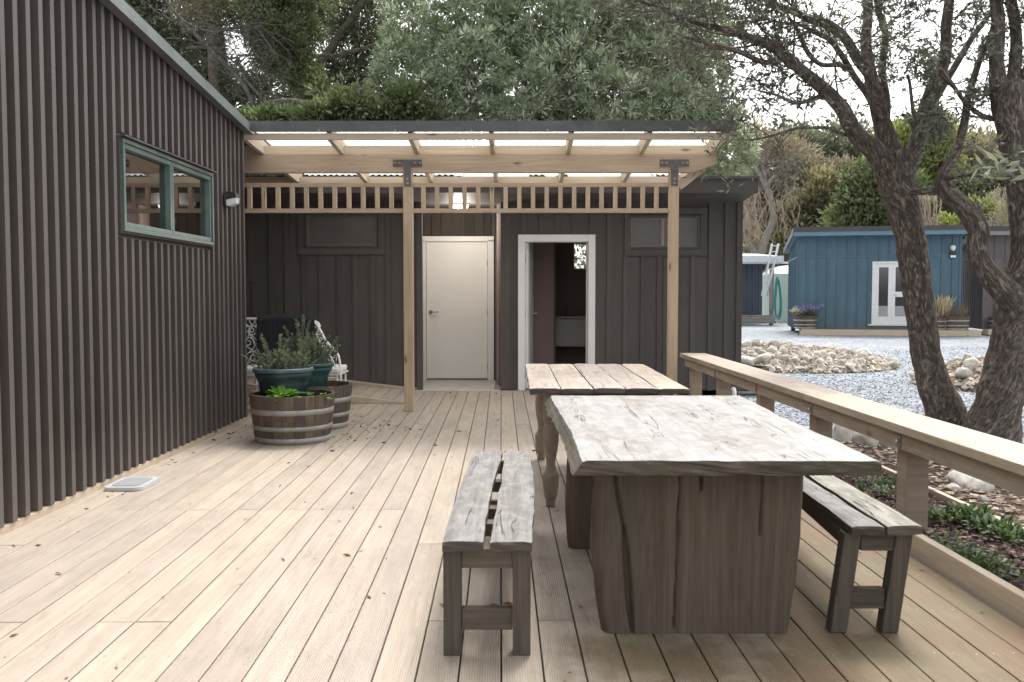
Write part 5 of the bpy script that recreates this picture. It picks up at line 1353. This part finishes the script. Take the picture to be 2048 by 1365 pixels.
# ---- tree A: leaning trunk in front of the blue cabin
tA = thing('tree', (4.3, 9.2, GZ), 'leaning rough barked tree with spreading bare limbs in front of the blue cabin', 'tree', 'two big trees by the bench rail')
tk_ = [(1912, 905, 108), (1903, 868, 92), (1890, 825, 84), (1872, 780, 76), (1853, 715, 66), (1843, 640, 63), (1834, 570, 63), (1828, 520, 65), (1816, 460, 66), (1808, 420, 70), (1796, 375, 80), (1786, 335, 84), (1780, 305, 80)]
Y0 = 9.2
mb = MB()
def dtube(mb, lst, seg=40, disp=.13, n=10, df=2.6):
    P = arc3([p for p, r in lst], n); Rr = []
    for i in range(len(lst)-1):
        for j in range(n): Rr.append(lst[i][1]+(lst[i+1][1]-lst[i][1])*j/n)
    Rr.append(lst[-1][1]); mb.tube(P, Rr, seg, disp=disp, dfreq=df); return P
dtube(mb, pxl(tk_, Y0, None, .87)); mb.build('trunk', bark, tA)
limbsA = {
 'a': ([(1775, 335, 60), (1748, 300, 52), (1725, 283, 44), (1704, 257, 40), (1684, 218, 36), (1650, 181, 32), (1609, 147, 30), (1575, 116, 27), (1541, 92, 24), (1497, 75, 20), (1442, 58, 16), (1384, 44, 11), (1330, 20, 8), (1270, 0, 5)], 9.15, 8.3),
 'b': ([(1785, 330, 62), (1775, 285, 48), (1762, 239, 38), (1749, 184, 34), (1738, 136, 28), (1732, 89, 24), (1735, 34, 22), (1738, -30, 19), (1745, -90, 15)], 9.2, 9.4),
 'c': ([(1740, 150, 28), (1715, 118, 26), (1691, 78, 24), (1657, 51, 24), (1616, 37, 19), (1571, 17, 15), (1531, 0, 12), (1470, -40, 9)], 9.3, 8.6),
 'd': ([(1762, 240, 22), (1735, 190, 17), (1711, 157, 16), (1691, 123, 15), (1677, 102, 14), (1657, 78, 13), (1629, 65, 11), (1602, 51, 8), (1570, 48, 6)], 9.1, 8.8),
 'e': ([(1800, 350, 66), (1818, 325, 46), (1827, 300, 38), (1841, 259, 34), (1851, 218, 32), (1865, 177, 30), (1882, 143, 28), (1892, 102, 26), (1892, 55, 24), (1899, 0, 22), (1905, -60, 18)], 9.2, 9.6),
 'f': ([(1838, 275, 20), (1861, 218, 18), (1888, 170, 17), (1916, 123, 16), (1943, 78, 14), (1980, 27, 12), (2020, -30, 9)], 9.25, 9.9),
 'g': ([(1770, 250, 24), (1773, 204, 20), (1764, 143, 20), (1771, 68, 18), (1756, 20, 14), (1750, -40, 12)], 9.4, 9.7),
 'h': ([(1712, 266, 14), (1684, 269, 10), (1660, 257, 9), (1625, 256, 8), (1589, 258, 6), (1541, 273, 5), (1500, 282, 3)], 9.1, 8.5),
 'i': ([(1655, 185, 14), (1623, 200, 11), (1589, 206, 9), (1555, 191, 7), (1520, 183, 5)], 8.9, 8.4),
 'j': ([(1700, 140, 14), (1677, 130, 12), (1643, 130, 11), (1616, 106, 12), (1599, 68, 10), (1582, 41, 8), (1560, 10, 6)], 9.0, 8.6),
 'k': ([(1575, 116, 16), (1530, 125, 13), (1480, 105, 11), (1420, 88, 8), (1370, 75, 5)], 8.7, 8.1),
 'l': ([(1832, 246, 12), (1825, 215, 9), (1820, 170, 8), (1815, 150, 7)], 9.1, 9.0),
 'm': ([(1828, 255, 12), (1818, 238, 10), (1805, 230, 8)], 9.1, 8.9),
}
pathsA = {}
for k_, (lst, ya_, yb_) in limbsA.items():
    mb = MB(); big = lst[0][2] > 25; pathsA[k_] = dtube(mb, pxl(lst, ya_, yb_, .82 if k_ not in 'be' else .86), 20 if big else 8, .09 if big else .04, 6 if big else 4, 3) ; mb.build('limb', bark, tA)
rnd = random.Random(11); mb = MB(); LV = [[], []]
def sprout(path, step, Lr, rad, bias, dmax=3, start=.15, spread=.75, lf=(4, 7), nsub=(3, 5)):
    acc = 0; n = len(path)
    for i in range(int(n*start), n-1):
        acc += (path[i+1]-path[i]).length
        while acc > step:
            acc -= step; t = (path[i+1]-path[i]).normalized(); v = Vector((rnd.gauss(0, 1), rnd.gauss(0, 1), rnd.gauss(0, 1)))
            d = (t*.6+v*.7+bias).normalized(); twiggy(mb, path[i], d, rnd.uniform(*Lr), rad*rnd.uniform(.7, 1.2), 0, LV, rnd, dmax, spread, .05, nsub, lf)
left = Vector((-.7, -.1, .1))
sprout(pathsA['a'], .17, (.4, .95), .011, left+Vector((0, 0, .25)), 3, .2, lf=(0, 3)); sprout(pathsA['c'], .17, (.5, 1.0), .010, left*.6+Vector((0, 0, .2)), 3, .15, lf=(1, 3)); sprout(pathsA['k'], .15, (.4, .9), .009, left+Vector((0, 0, .1)), 3, .1, lf=(0, 2))
sprout(pathsA['i'], .15, (.35, .7), .007, left+Vector((0, 0, .1)), 3, .2, lf=(0, 2)); sprout(pathsA['h'], .13, (.35, .7), .006, left, 3, .3, lf=(0, 2)); sprout(pathsA['j'], .2, (.4, .8), .008, left, 3, .2, lf=(1, 4))
sprout(pathsA['b'], .32, (.4, .9), .009, Vector((.1, 0, .1)), 2, .45, lf=(1, 4)); sprout(pathsA['d'], .2, (.4, .8), .008, left, 3, .2, lf=(1, 4)); sprout(pathsA['e'], .30, (.5, 1.0), .009, Vector((-.1, 0, .1)), 3, .40, lf=(1, 4)); sprout(pathsA['f'], .3, (.4, .8), .008, Vector((.2, 0, .1)), 3, .2, lf=(1, 4))
sprout(pathsA['g'], .2, (.4, .8), .008, Vector((.3, 0, .1)), 3, .25, lf=(1, 4))
print('twig faces A', len(mb.f), 'leaves', len(LV[0]))
mb.build('twigs', bark_thin, tA)
n_ = len(LV[0]); leafquads(LV[0], LV[1], RNG.uniform(.045, .10, n_), RNG.uniform(.013, .026, n_), RNG.random(n_), 'foliage', lf_fg, tA)
# ---- tree B: upright trunk at the right edge
tB = thing('tree', (4.5, 8.7, GZ), 'thick upright rough barked tree at the right edge with a curved left limb', 'tree', 'two big trees by the bench rail')
tk2 = [(1985, 920, 140), (1985, 880, 124), (1990, 840, 108), (2000, 795, 98), (2010, 740, 88), (2018, 690, 80), (2025, 640, 76), (2035, 590, 80), (2052, 530, 72), (2056, 480, 70), (2050, 400, 70), (2036, 300, 72), (2022, 220, 74), (2012, 170, 66)]
mb = MB(); dtube(mb, pxl(tk2, 8.7, None, .89)); mb.build('trunk', bark, tB)
limbsB = {
 'a': ([(2030, 600, 60), (2000, 572, 50), (1977, 549, 44), (1961, 520, 40), (1955, 490, 38), (1957, 462, 40), (1945, 436, 42), (1927, 414, 38), (1905, 394, 36), (1888, 376, 32), (1883, 356, 24), (1892, 336, 20), (1909, 314, 17), (1918, 292, 16), (1925, 260, 16), (1931, 231, 15), (1935, 198, 15), (1945, 165, 13), (1958, 125, 12), (1975, 88, 10), (1990, 40, 8)], 8.6, 8.9),
 'b': ([(2003, 190, 40), (1995, 150, 30), (1993, 110, 27), (1997, 50, 26), (1992, 0, 24), (1990, -70, 20)], 8.7, 8.9),
 'c': ([(2024, 190, 34), (2030, 130, 24), (2032, 70, 22), (2022, 0, 20), (2015, -60, 18)], 8.8, 9.1),
 'd': ([(1890, 378, 16), (1870, 381, 13), (1840, 384, 12), (1815, 388, 9)], 8.7, 9.1),
 'e': ([(1892, 358, 11), (1936, 350, 9), (1990, 354, 7), (2060, 345, 5)], 8.6, 7.6),
 'f': ([(1930, 205, 9), (1905, 172, 7), (1880, 150, 5)], 8.8, 8.9),
 'g': ([(2000, 240, 12), (1965, 232, 10), (1930, 205, 9), (1905, 168, 7), (1885, 140, 6)], 8.7, 8.8),
 'h': ([(2045, 160, 20), (2075, 90, 16), (2100, 30, 14)], 8.8, 9.0),
}
pathsB = {}
for k_, (lst, ya_, yb_) in limbsB.items():
    mb = MB(); big = lst[0][2] > 25; pathsB[k_] = dtube(mb, pxl(lst, ya_, yb_), 20 if big else 8, .09 if big else .04, 6 if big else 4, 3); mb.build('limb', bark, tB)
mb = MB(); LV = [[], []]
sprout(pathsB['a'], .3, (.4, .8), .007, Vector((.2, 0, .1)), 3, .55, lf=(3, 6)); sprout(pathsB['b'], .3, (.4, .8), .008, Vector((-.4, 0, 0)), 3, .1, lf=(1, 4)); sprout(pathsB['e'], .14, (.25, .5), .006, Vector((0, 0, .2)), 2, .2, lf=(1, 3)); sprout(pathsB['g'], .2, (.3, .5), .005, Vector((0, 0, 0)), 2, .2, lf=(3, 6)); sprout(pathsB['c'], .3, (.4, .8), .008, Vector((.2, 0, 0)), 3, .1)
mb.build('twigs', bark_thin, tB)
n_ = len(LV[0]); leafquads(LV[0], LV[1], RNG.uniform(.045, .10, n_), RNG.uniform(.013, .026, n_), RNG.random(n_), 'foliage', lf_fg, tB)
P = []; D = []; 
for k in range(46):
    c = at(random.gauss(2010, 28), random.gauss(335, 14), 7.6+random.gauss(0, .1)); P.append(c); D.append((random.gauss(.2, .8), random.gauss(0, .5), random.gauss(.1, .5)))
leafquads(P, D, RNG.uniform(.10, .17, 46), RNG.uniform(.03, .045, 46), RNG.random(46), 'large_leaves', lf_grey, tB, .1)

# ---- background trees
def bgtree(name, base, label, cat, trunks, barkmat=bark_bg, group=None):
    t = thing(name, base, label, cat, group)
    for tr_ in trunks:
        mb = MB(); limb(mb, tr_, .05, 10, .08); mb.build('trunk', barkmat, t)
    return t
G_ = 'trees behind the dark building'
def to_ground(px, py, w, Y, px2=None): 
    a = at(px, py, Y); b = Vector((at(px2 or px, py, Y).x, Y, GZ-.1)); r_ = w/2*Y/F
    return [(b, r_*1.3), (b.lerp(a, .5)+Vector((.15, 0, 0)), r_*1.1), (a, r_)]
# silver leaved tree
Ys = 18.5
tS = bgtree('silver_leaved_tree', (at(1080, 300, Ys).x, Ys, GZ), 'big silver green leaved tree spreading over the pergola roof', 'tree', [to_ground(1060, 180, 30, Ys, 1075), to_ground(1120, 120, 22, Ys+.4, 1090), pxl([(1062, 240, 5), (1090, 190, 4), (1150, 110, 3), (1170, 60, 3)], Ys-2.2)], group=G_)
bl = blobs_px([(830, 60, 70, 80), (800, 140, 60, 60, -.5), (860, 200, 70, 60, -.8), (940, 130, 90, 80, -.6), (960, 30, 90, 60), (1060, 60, 90, 80), (1040, 190, 90, 60, -1), (1140, 150, 90, 80, -.8), (1180, 60, 90, 80), (1230, 200, 90, 60, -1), (1300, 120, 90, 90), (1330, 210, 90, 50, -.6), (1400, 160, 70, 70, .4), (1410, 240, 80, 50), (1440, 300, 70, 70, .8), (1390, 330, 60, 40), (1290, 40, 100, 60, .5), (1400, 60, 80, 60, .8), (1000, -60, 120, 70, .5), (1200, -60, 130, 70, .5), (1370, -60, 110, 60, .8), (980, 260, 160, 50, .5), (1200, 270, 160, 50, .5)], Ys)
crown(tS, bl, 6500, 15, .16, .15, .036, lf_silver, up=.45, shell=.62, tone=.7, ros=True, jitter=1.3)
crown(tS, [(c+Vector((0, 1.6, 0)), a*.95, b*.5, d) for c, a, b, d in bl], 800, 26, .40, .17, .07, lf_grey, 'inner_foliage', shell=.1, tone=.3)
# dark conifer at the left
Yd = 23
tD = bgtree('dark_conifer', (at(560, 300, Yd).x, Yd, GZ), 'tall dark conifer with ragged foliage and sky gaps behind the roof corner', 'tree', [to_ground(420, 0, 34, Yd, 470), pxl([(600, 240, 24), (640, 130, 20), (675, 80, 17), (720, 10, 14), (760, -50, 12)], Yd-.5), pxl([(640, 150, 20), (580, 80, 16), (500, 10, 12)], Yd), pxl([(470, 250, 30), (420, 120, 22), (360, 20, 18)], Yd+.5), pxl([(610, 115, 9), (680, 110, 8), (760, 85, 6)], Yd-1.5), pxl([(330, 60, 20), (300, 130, 26), (290, 250, 30)], Yd+1)], group=G_)
bl = blobs_px([(300, 40, 60, 50), (340, 120, 50, 60), (400, 60, 50, 60, 1), (430, 160, 70, 60), (520, 190, 60, 50, .5), (560, 100, 60, 60, 1), (640, 30, 50, 40, 1), (620, 200, 60, 40), (700, 140, 60, 60), (730, 60, 60, 60), (760, 200, 60, 60), (690, 230, 70, 40), (380, 220, 80, 50), (250, 0, 70, 50), (470, 10, 70, 40), (740, -30, 60, 50), (560, -40, 160, 50), (350, -50, 130, 50), (200, -20, 70, 60), (170, 60, 80, 70)], Yd)
crown(tD, bl, 2300, 34, .42, .17, .042, lf_dark, up=.0, shell=.3, tone=.6, flat=.6, droop=.25)
# climbing mid-green foliage column
Yc = 20.5
tC = bgtree('green_climber_tree', (at(560, 300, Yc).x, Yc, GZ), 'mid green leafy column of foliage in front of the dark conifer', 'tree', [to_ground(590, 120, 20, Yc)], group=G_)
bl = blobs_px([(540, 20, 40, 40), (565, 60, 38, 35, -.2), (530, 70, 32, 30, .2), (585, 110, 34, 30), (600, 150, 36, 28), (625, 180, 28, 24, -.2), (560, 120, 36, 26, .3), (590, -20, 60, 40), (520, 0, 40, 30), (610, 60, 28, 26, .4), (655, 205, 26, 20)], Yc)
crown(tC, bl, 900, 30, .24, .09, .055, lf_mid, up=.4, shell=.7, tone=.75, jitter=1.6)
# olive tip
tO = bgtree('olive_tipped_conifer', (at(400, 300, 22.0).x, 22.0, GZ), 'yellow olive topped conifer branch mass above the roof slope', 'tree', [to_ground(420, 60, 18, 22.0)], group=G_)
crown(tO, blobs_px([(420, 10, 50, 24), (380, 30, 40, 22), (440, -20, 60, 30)], 22.0), 150, 30, .3, .11, .03, lf_olive, up=.1, shell=.4)
# hedge of low trees
Yh = 17.2; hd = [(505, 252, 46, 16), (560, 243, 46, 22), (640, 240, 50, 24), (695, 216, 44, 34), (760, 236, 38, 26), (810, 212, 40, 32), (850, 245, 34, 22), (470, 266, 50, 16)]
for i, (a, b, c_, d_) in enumerate(hd):
    tH = bgtree('evergreen_shrub', (at(a, 300, Yh).x, Yh+.3*(i % 2), GZ), ['dark evergreen shrub above the roof just right of the wall corner', 'dense evergreen shrub under the fallen grey branch', 'rounded evergreen third from the roof corner', 'evergreen shrub with bright tips left of the silver tree', 'bright tipped evergreen beside the silver tree', 'green shrub touching the left side of the silver tree', 'low yellow green shrub at the foot of the silver tree', 'low shrub tucked into the roof corner'][i], 'shrub', [to_ground(a, b+20, 9, Yh)], group='evergreen shrubs along the roof line')
    crown(tH, blobs_px([(a, b, c_, d_), (a-20, b+40, c_, d_), (a+15, b+90, c_, d_+20)], Yh), 300, 22, .22, .12, .062, [lf_hedge, lf_hedge, lf_hedge, lf_mid, lf_mid, lf_hedge, lf_mid, lf_hedge][i], up=.2, shell=.45, tone=.8, jitter=3.5)
# dead grey branches in front of the conifer
def deadthing(name, specs, label, mat, seed, n_twig=2.2, r0=.012, cat='dead tree', base=None):
    t = thing(name, base or specs[0][0][0][0], label, cat); rn_ = random.Random(seed)
    for lst, n in specs:
        mb = MB(); P = limb(mb, lst, .06, 8, .05, 5); mb.build('limb', mat, t)
        mb = MB()
        for i in range(2, len(P)-1):
            for _ in range(n):
                twiggy(mb, P[i], (P[i+1]-P[i]).normalized()+Vector((rn_.gauss(0, 1), rn_.gauss(0, .6), rn_.gauss(0, .9))), rn_.uniform(.5, 1.3), r0, 1, None, rn_, 3, .6, 0, (2, 4))
        mb.build('twigs', mat, t)
    return t
Yg = 19.5
deadthing('dead_tree', [(pxl([(470, 300, 9), (505, 230, 9), (480, 160, 8), (400, 80, 7), (345, 20, 6), (330, -20, 5)], Yg), 1), (pxl([(365, 45, 6), (420, 65, 5), (480, 55, 4), (520, 52, 2)], Yg), 2), (pxl([(510, 240, 7), (540, 215, 6), (500, 170, 6), (475, 120, 5)], Yg), 1), (pxl([(500, 235, 8), (545, 208, 12), (640, 208, 10), (690, 210, 6)], Yg-1.3), 1), (pxl([(370, 100, 5), (430, 100, 4), (500, 150, 3)], Yg), 2)], 'dead grey branched tree in front of the dark conifer', bark_dead, 4, base=(at(470, 300, Yg).x, Yg, GZ))
# ---- right hand background
Yr = 42
def far(name, label, cat, bl_, Y, mat, ncl, per, crad, L, W, tw=None, up=.3, shell=.55, tone=.6, droop=0, grp='trees behind the cabins'):
    bs = blobs_px(bl_, Y); x = bs[0][0].x
    t = bgtree(name, (x, Y, GZ), label, cat, tw or [to_ground(bl_[0][0], bl_[0][1], 14, Y)], group=grp)
    crown(t, bs, ncl, per, crad, L, W, mat, up=up, shell=shell, tone=tone, droop=droop); return t
far('grey_green_tree', 'pale grey green tree with drooping leaves left of the leaning trunk', 'tree', [(1690, 290, 60, 50), (1640, 330, 60, 40), (1730, 330, 50, 50), (1590, 290, 50, 30), (1660, 380, 90, 40)], 62, lf_grey, 620, 26, 1.0, .42, .13, droop=.4)
far('olive_bush_tree', 'rounded olive tan bushy tree above the blue cabin roof', 'tree', [(1640, 410, 50, 38), (1600, 440, 50, 36), (1680, 435, 40, 40), (1650, 370, 40, 24), (1590, 480, 60, 40)], 54, lf_olive, 620, 26, .62, .32, .14, up=.5, shell=.7, tone=.8)
far('brown_tinged_tree', 'brown tinged scrubby tree behind the dead grey tree', 'tree', [(1560, 330, 60, 60), (1510, 300, 50, 50), (1600, 370, 50, 40), (1540, 400, 60, 50), (1500, 390, 40, 60), (1560, 470, 80, 60)], 57, lf_pink, 620, 26, .9, .36, .11, shell=.6, tone=.75)
far('tan_shrub_tree', 'pinkish tan scrub between the grey green tree and the olive bush', 'tree', [(1620, 350, 50, 30), (1680, 350, 40, 24), (1600, 390, 40, 30)], 56, lf_pink, 300, 26, .65, .3, .1, tone=.8)
far('deep_green_tree', 'dark green tree directly left of the leaning trunk above the blue cabin', 'tree', [(1740, 400, 60, 50), (1700, 450, 50, 40), (1770, 450, 60, 50), (1740, 350, 40, 30), (1800, 400, 40, 60), (1720, 490, 80, 40)], 50, lf_mid, 620, 26, .65, .32, .15, tone=.8, shell=.65)
far('bright_green_tree', 'bright yellow green conifer seen between the trunk and the right limb', 'tree', [(1800, 290, 45, 40), (1840, 330, 60, 50), (1780, 340, 40, 60), (1850, 260, 40, 30), (1830, 400, 60, 40), (1880, 300, 30, 40)], 58, lf_bright, 560, 26, .8, .38, .15, up=.4, tone=.8, shell=.65)
far('tan_hillside_tree', 'pinkish tan tree right of the bright conifer', 'tree', [(1900, 290, 45, 50), (1935, 330, 50, 40), (1870, 350, 50, 50), (1980, 330, 60, 50), (2040, 320, 60, 60)], 62, lf_pink, 420, 26, 1.0, .42, .13, tone=.8)
far('yellow_green_top', 'yellow green tree top behind the curved limb', 'tree', [(1955, 300, 50, 26), (2000, 315, 40, 30), (1930, 380, 50, 40)], 66, lf_bright, 220, 26, 1.0, .42, .15, tone=.8)
far('dark_scrub_tree', 'dark scrubby tree behind the gap between the two cabins', 'tree', [(1960, 380, 70, 50), (1900, 430, 60, 50), (2010, 400, 60, 60), (1870, 470, 60, 40), (2060, 420, 60, 60)], 55, lf_dark, 620, 28, .8, .36, .13, tone=.8)
far('green_bush_tree', 'fresh green bush above the gap between the two cabins', 'tree', [(1965, 430, 34, 36), (1985, 455, 34, 30), (1905, 455, 36, 20), (1950, 470, 50, 30)], 46, lf_bright, 260, 26, .5, .24, .13, up=.4, tone=.8)
far('white_flowering_scrub', 'pale straggly scrub right of the fresh green bush', 'shrub', [(2010, 460, 30, 40), (2030, 430, 30, 40), (1995, 400, 20, 20)], 40, lf_pink, 160, 26, .4, .14, .03)
far('backdrop_tree', 'dark leafy tree behind the lean to shed', 'tree', [(1500, 450, 70, 80), (1560, 430, 60, 70), (1480, 380, 50, 60), (1550, 500, 80, 60), (1600, 520, 80, 60)], 70, lf_dark, 700, 28, 1.1, .42, .16)
far('backdrop_tree', 'dark leafy tree mass behind the blue cabin', 'tree', [(1700, 500, 100, 60), (1800, 490, 100, 60), (1760, 440, 90, 60)], 66, lf_hedge, 600, 28, 1.0, .42, .16)
# far wood closing the horizon
bl = [(Vector((x, 75+6*math.sin(x*.1), 2.2+2.0*nz(x*.12))), 5, 3, 4.0) for x in range(-80, 110, 5)]
o = crown(None, bl, 2600, 26, 1.3, .55, .26, lf_hedge, 'far_wood', shell=.5); tag(o, 'far off wood closing the view behind the trees', kind='stuff')
# dead vine tree
Yv = 51
deadthing('dead_tree', [(pxl([(1518, 520, 20), (1526, 490, 17), (1540, 458, 14), (1547, 436, 13), (1545, 410, 12), (1538, 385, 11), (1530, 372, 9)], Yv), 0), (pxl([(1532, 375, 11), (1520, 350, 8), (1505, 325, 6), (1498, 305, 4)], Yv), 1), (pxl([(1533, 375, 9), (1528, 345, 7), (1525, 320, 4)], Yv), 1), (pxl([(1534, 373, 9), (1548, 355, 6), (1563, 345, 5), (1575, 338, 3)], Yv), 1), (pxl([(1540, 365, 6), (1556, 360, 5), (1572, 370, 4), (1585, 384, 2)], Yv), 1), (pxl([(1512, 510, 16), (1500, 490, 10), (1490, 470, 6)], Yv), 1), (pxl([(1560, 345, 4), (1562, 335, 3), (1565, 325, 2)], Yv), 1)], 'pale dead tree with forked limbs rising behind the shed', bark_grey, 9, r0=.014, base=(at(1518, 520, Yv).x, Yv, GZ))
mb = MB(); rn_ = random.Random(2)
for k in range(120):
    px = rn_.choice([rn_.uniform(1462, 1512), rn_.uniform(1462, 1520), rn_.uniform(1500, 1600)]); y0_ = rn_.uniform(350, 450); L_ = rn_.uniform(30, 500-y0_ if y0_ < 440 else 60); y = Yv+rn_.uniform(-.8, 1.2); pts = []
    x_ = px
    for i in range(7): x_ += rn_.gauss(0, 5); pts.append(at(x_+4*math.sin(i*1.3+k), y0_+L_*i/6, y))
    mb.tube(pts, rn_.uniform(.006, .016), 4, cap=False)
for k in range(34):
    px = rn_.uniform(1835, 1885); pts = []
    for i in range(6): pts.append(at(px+rn_.gauss(0, 1.5)+i*(px-1860)*-.10, 392+i*14, 44+rn_.uniform(-.3, .3)))
    mb.tube(pts, .02, 4, cap=False)
tag(mb.build('hanging_vines', vine_m), 'tangle of pale dry vines hanging from the trees behind the shed', kind='stuff')
# ================================================================ light
w = bpy.data.worlds.new('World'); scene.world = w; w.use_nodes = True
nt = w.node_tree; bg = nt.nodes['Background']
sky = nt.nodes.new('ShaderNodeTexSky'); sky.sky_type = 'NISHITA'; sky.sun_disc = False
EL, AZ = R(58), R(20)      # the veiled sun stands behind the dark building, a little to the right
sky.sun_elevation = EL; sky.sun_rotation = AZ; sky.air_density = 1.0; sky.dust_density = 4.0; sky.ozone_density = 1.0
hs = nt.nodes.new('ShaderNodeHueSaturation'); hs.inputs['Saturation'].default_value = .12; hs.inputs['Value'].default_value = 1.0
nt.links.new(sky.outputs[0], hs.inputs['Color'])
tcn = nt.nodes.new('ShaderNodeTexCoord'); nz = nt.nodes.new('ShaderNodeTexNoise'); nz.inputs['Scale'].default_value = 2.2; nz.inputs['Detail'].default_value = 5
nt.links.new(tcn.outputs['Generated'], nz.inputs['Vector'])
mr = nt.nodes.new('ShaderNodeMapRange'); mr.inputs[1].default_value = .3; mr.inputs[2].default_value = .7; mr.inputs[3].default_value = .9; mr.inputs[4].default_value = 1.15
nt.links.new(nz.outputs['Fac'], mr.inputs[0])
mm = nt.nodes.new('ShaderNodeMix'); mm.data_type = 'RGBA'; mm.blend_type = 'MULTIPLY'; mm.inputs[0].default_value = 1
nt.links.new(hs.outputs[0], mm.inputs[6]); nt.links.new(mr.outputs[0], mm.inputs[7]); nt.links.new(mm.outputs[2], bg.inputs[0])
bg.inputs[1].default_value = .15
sl = bpy.data.lights.new('sun', 'SUN'); sl.energy = 1.0; sl.angle = R(14); sl.color = (1, .96, .90)
so = bpy.data.objects.new('sun', sl); COL.objects.link(so)
sd = Vector((math.sin(AZ)*math.cos(EL), math.cos(AZ)*math.cos(EL), math.sin(EL)))
so.rotation_euler = sd.to_track_quat('Z', 'Y').to_euler()
pl = bpy.data.lights.new('passage_lamp_light', 'POINT'); pl.energy = 15; pl.color = (1, .92, .82); pl.shadow_soft_size = .08
po = bpy.data.objects.new('passage_lamp_light', pl); COL.objects.link(po); po.location = (-.752, 12.35, 2.24)
scene.view_settings.view_transform = 'Standard'; scene.view_settings.look = 'None'; scene.view_settings.gamma = 1
scene.view_settings.exposure = 1.36
scene.render.engine = 'CYCLES'
cy = scene.cycles; cy.use_denoising = True; cy.max_bounces = 8; cy.transparent_max_bounces = 12; cy.diffuse_bounces = 4; cy.glossy_bounces = 3
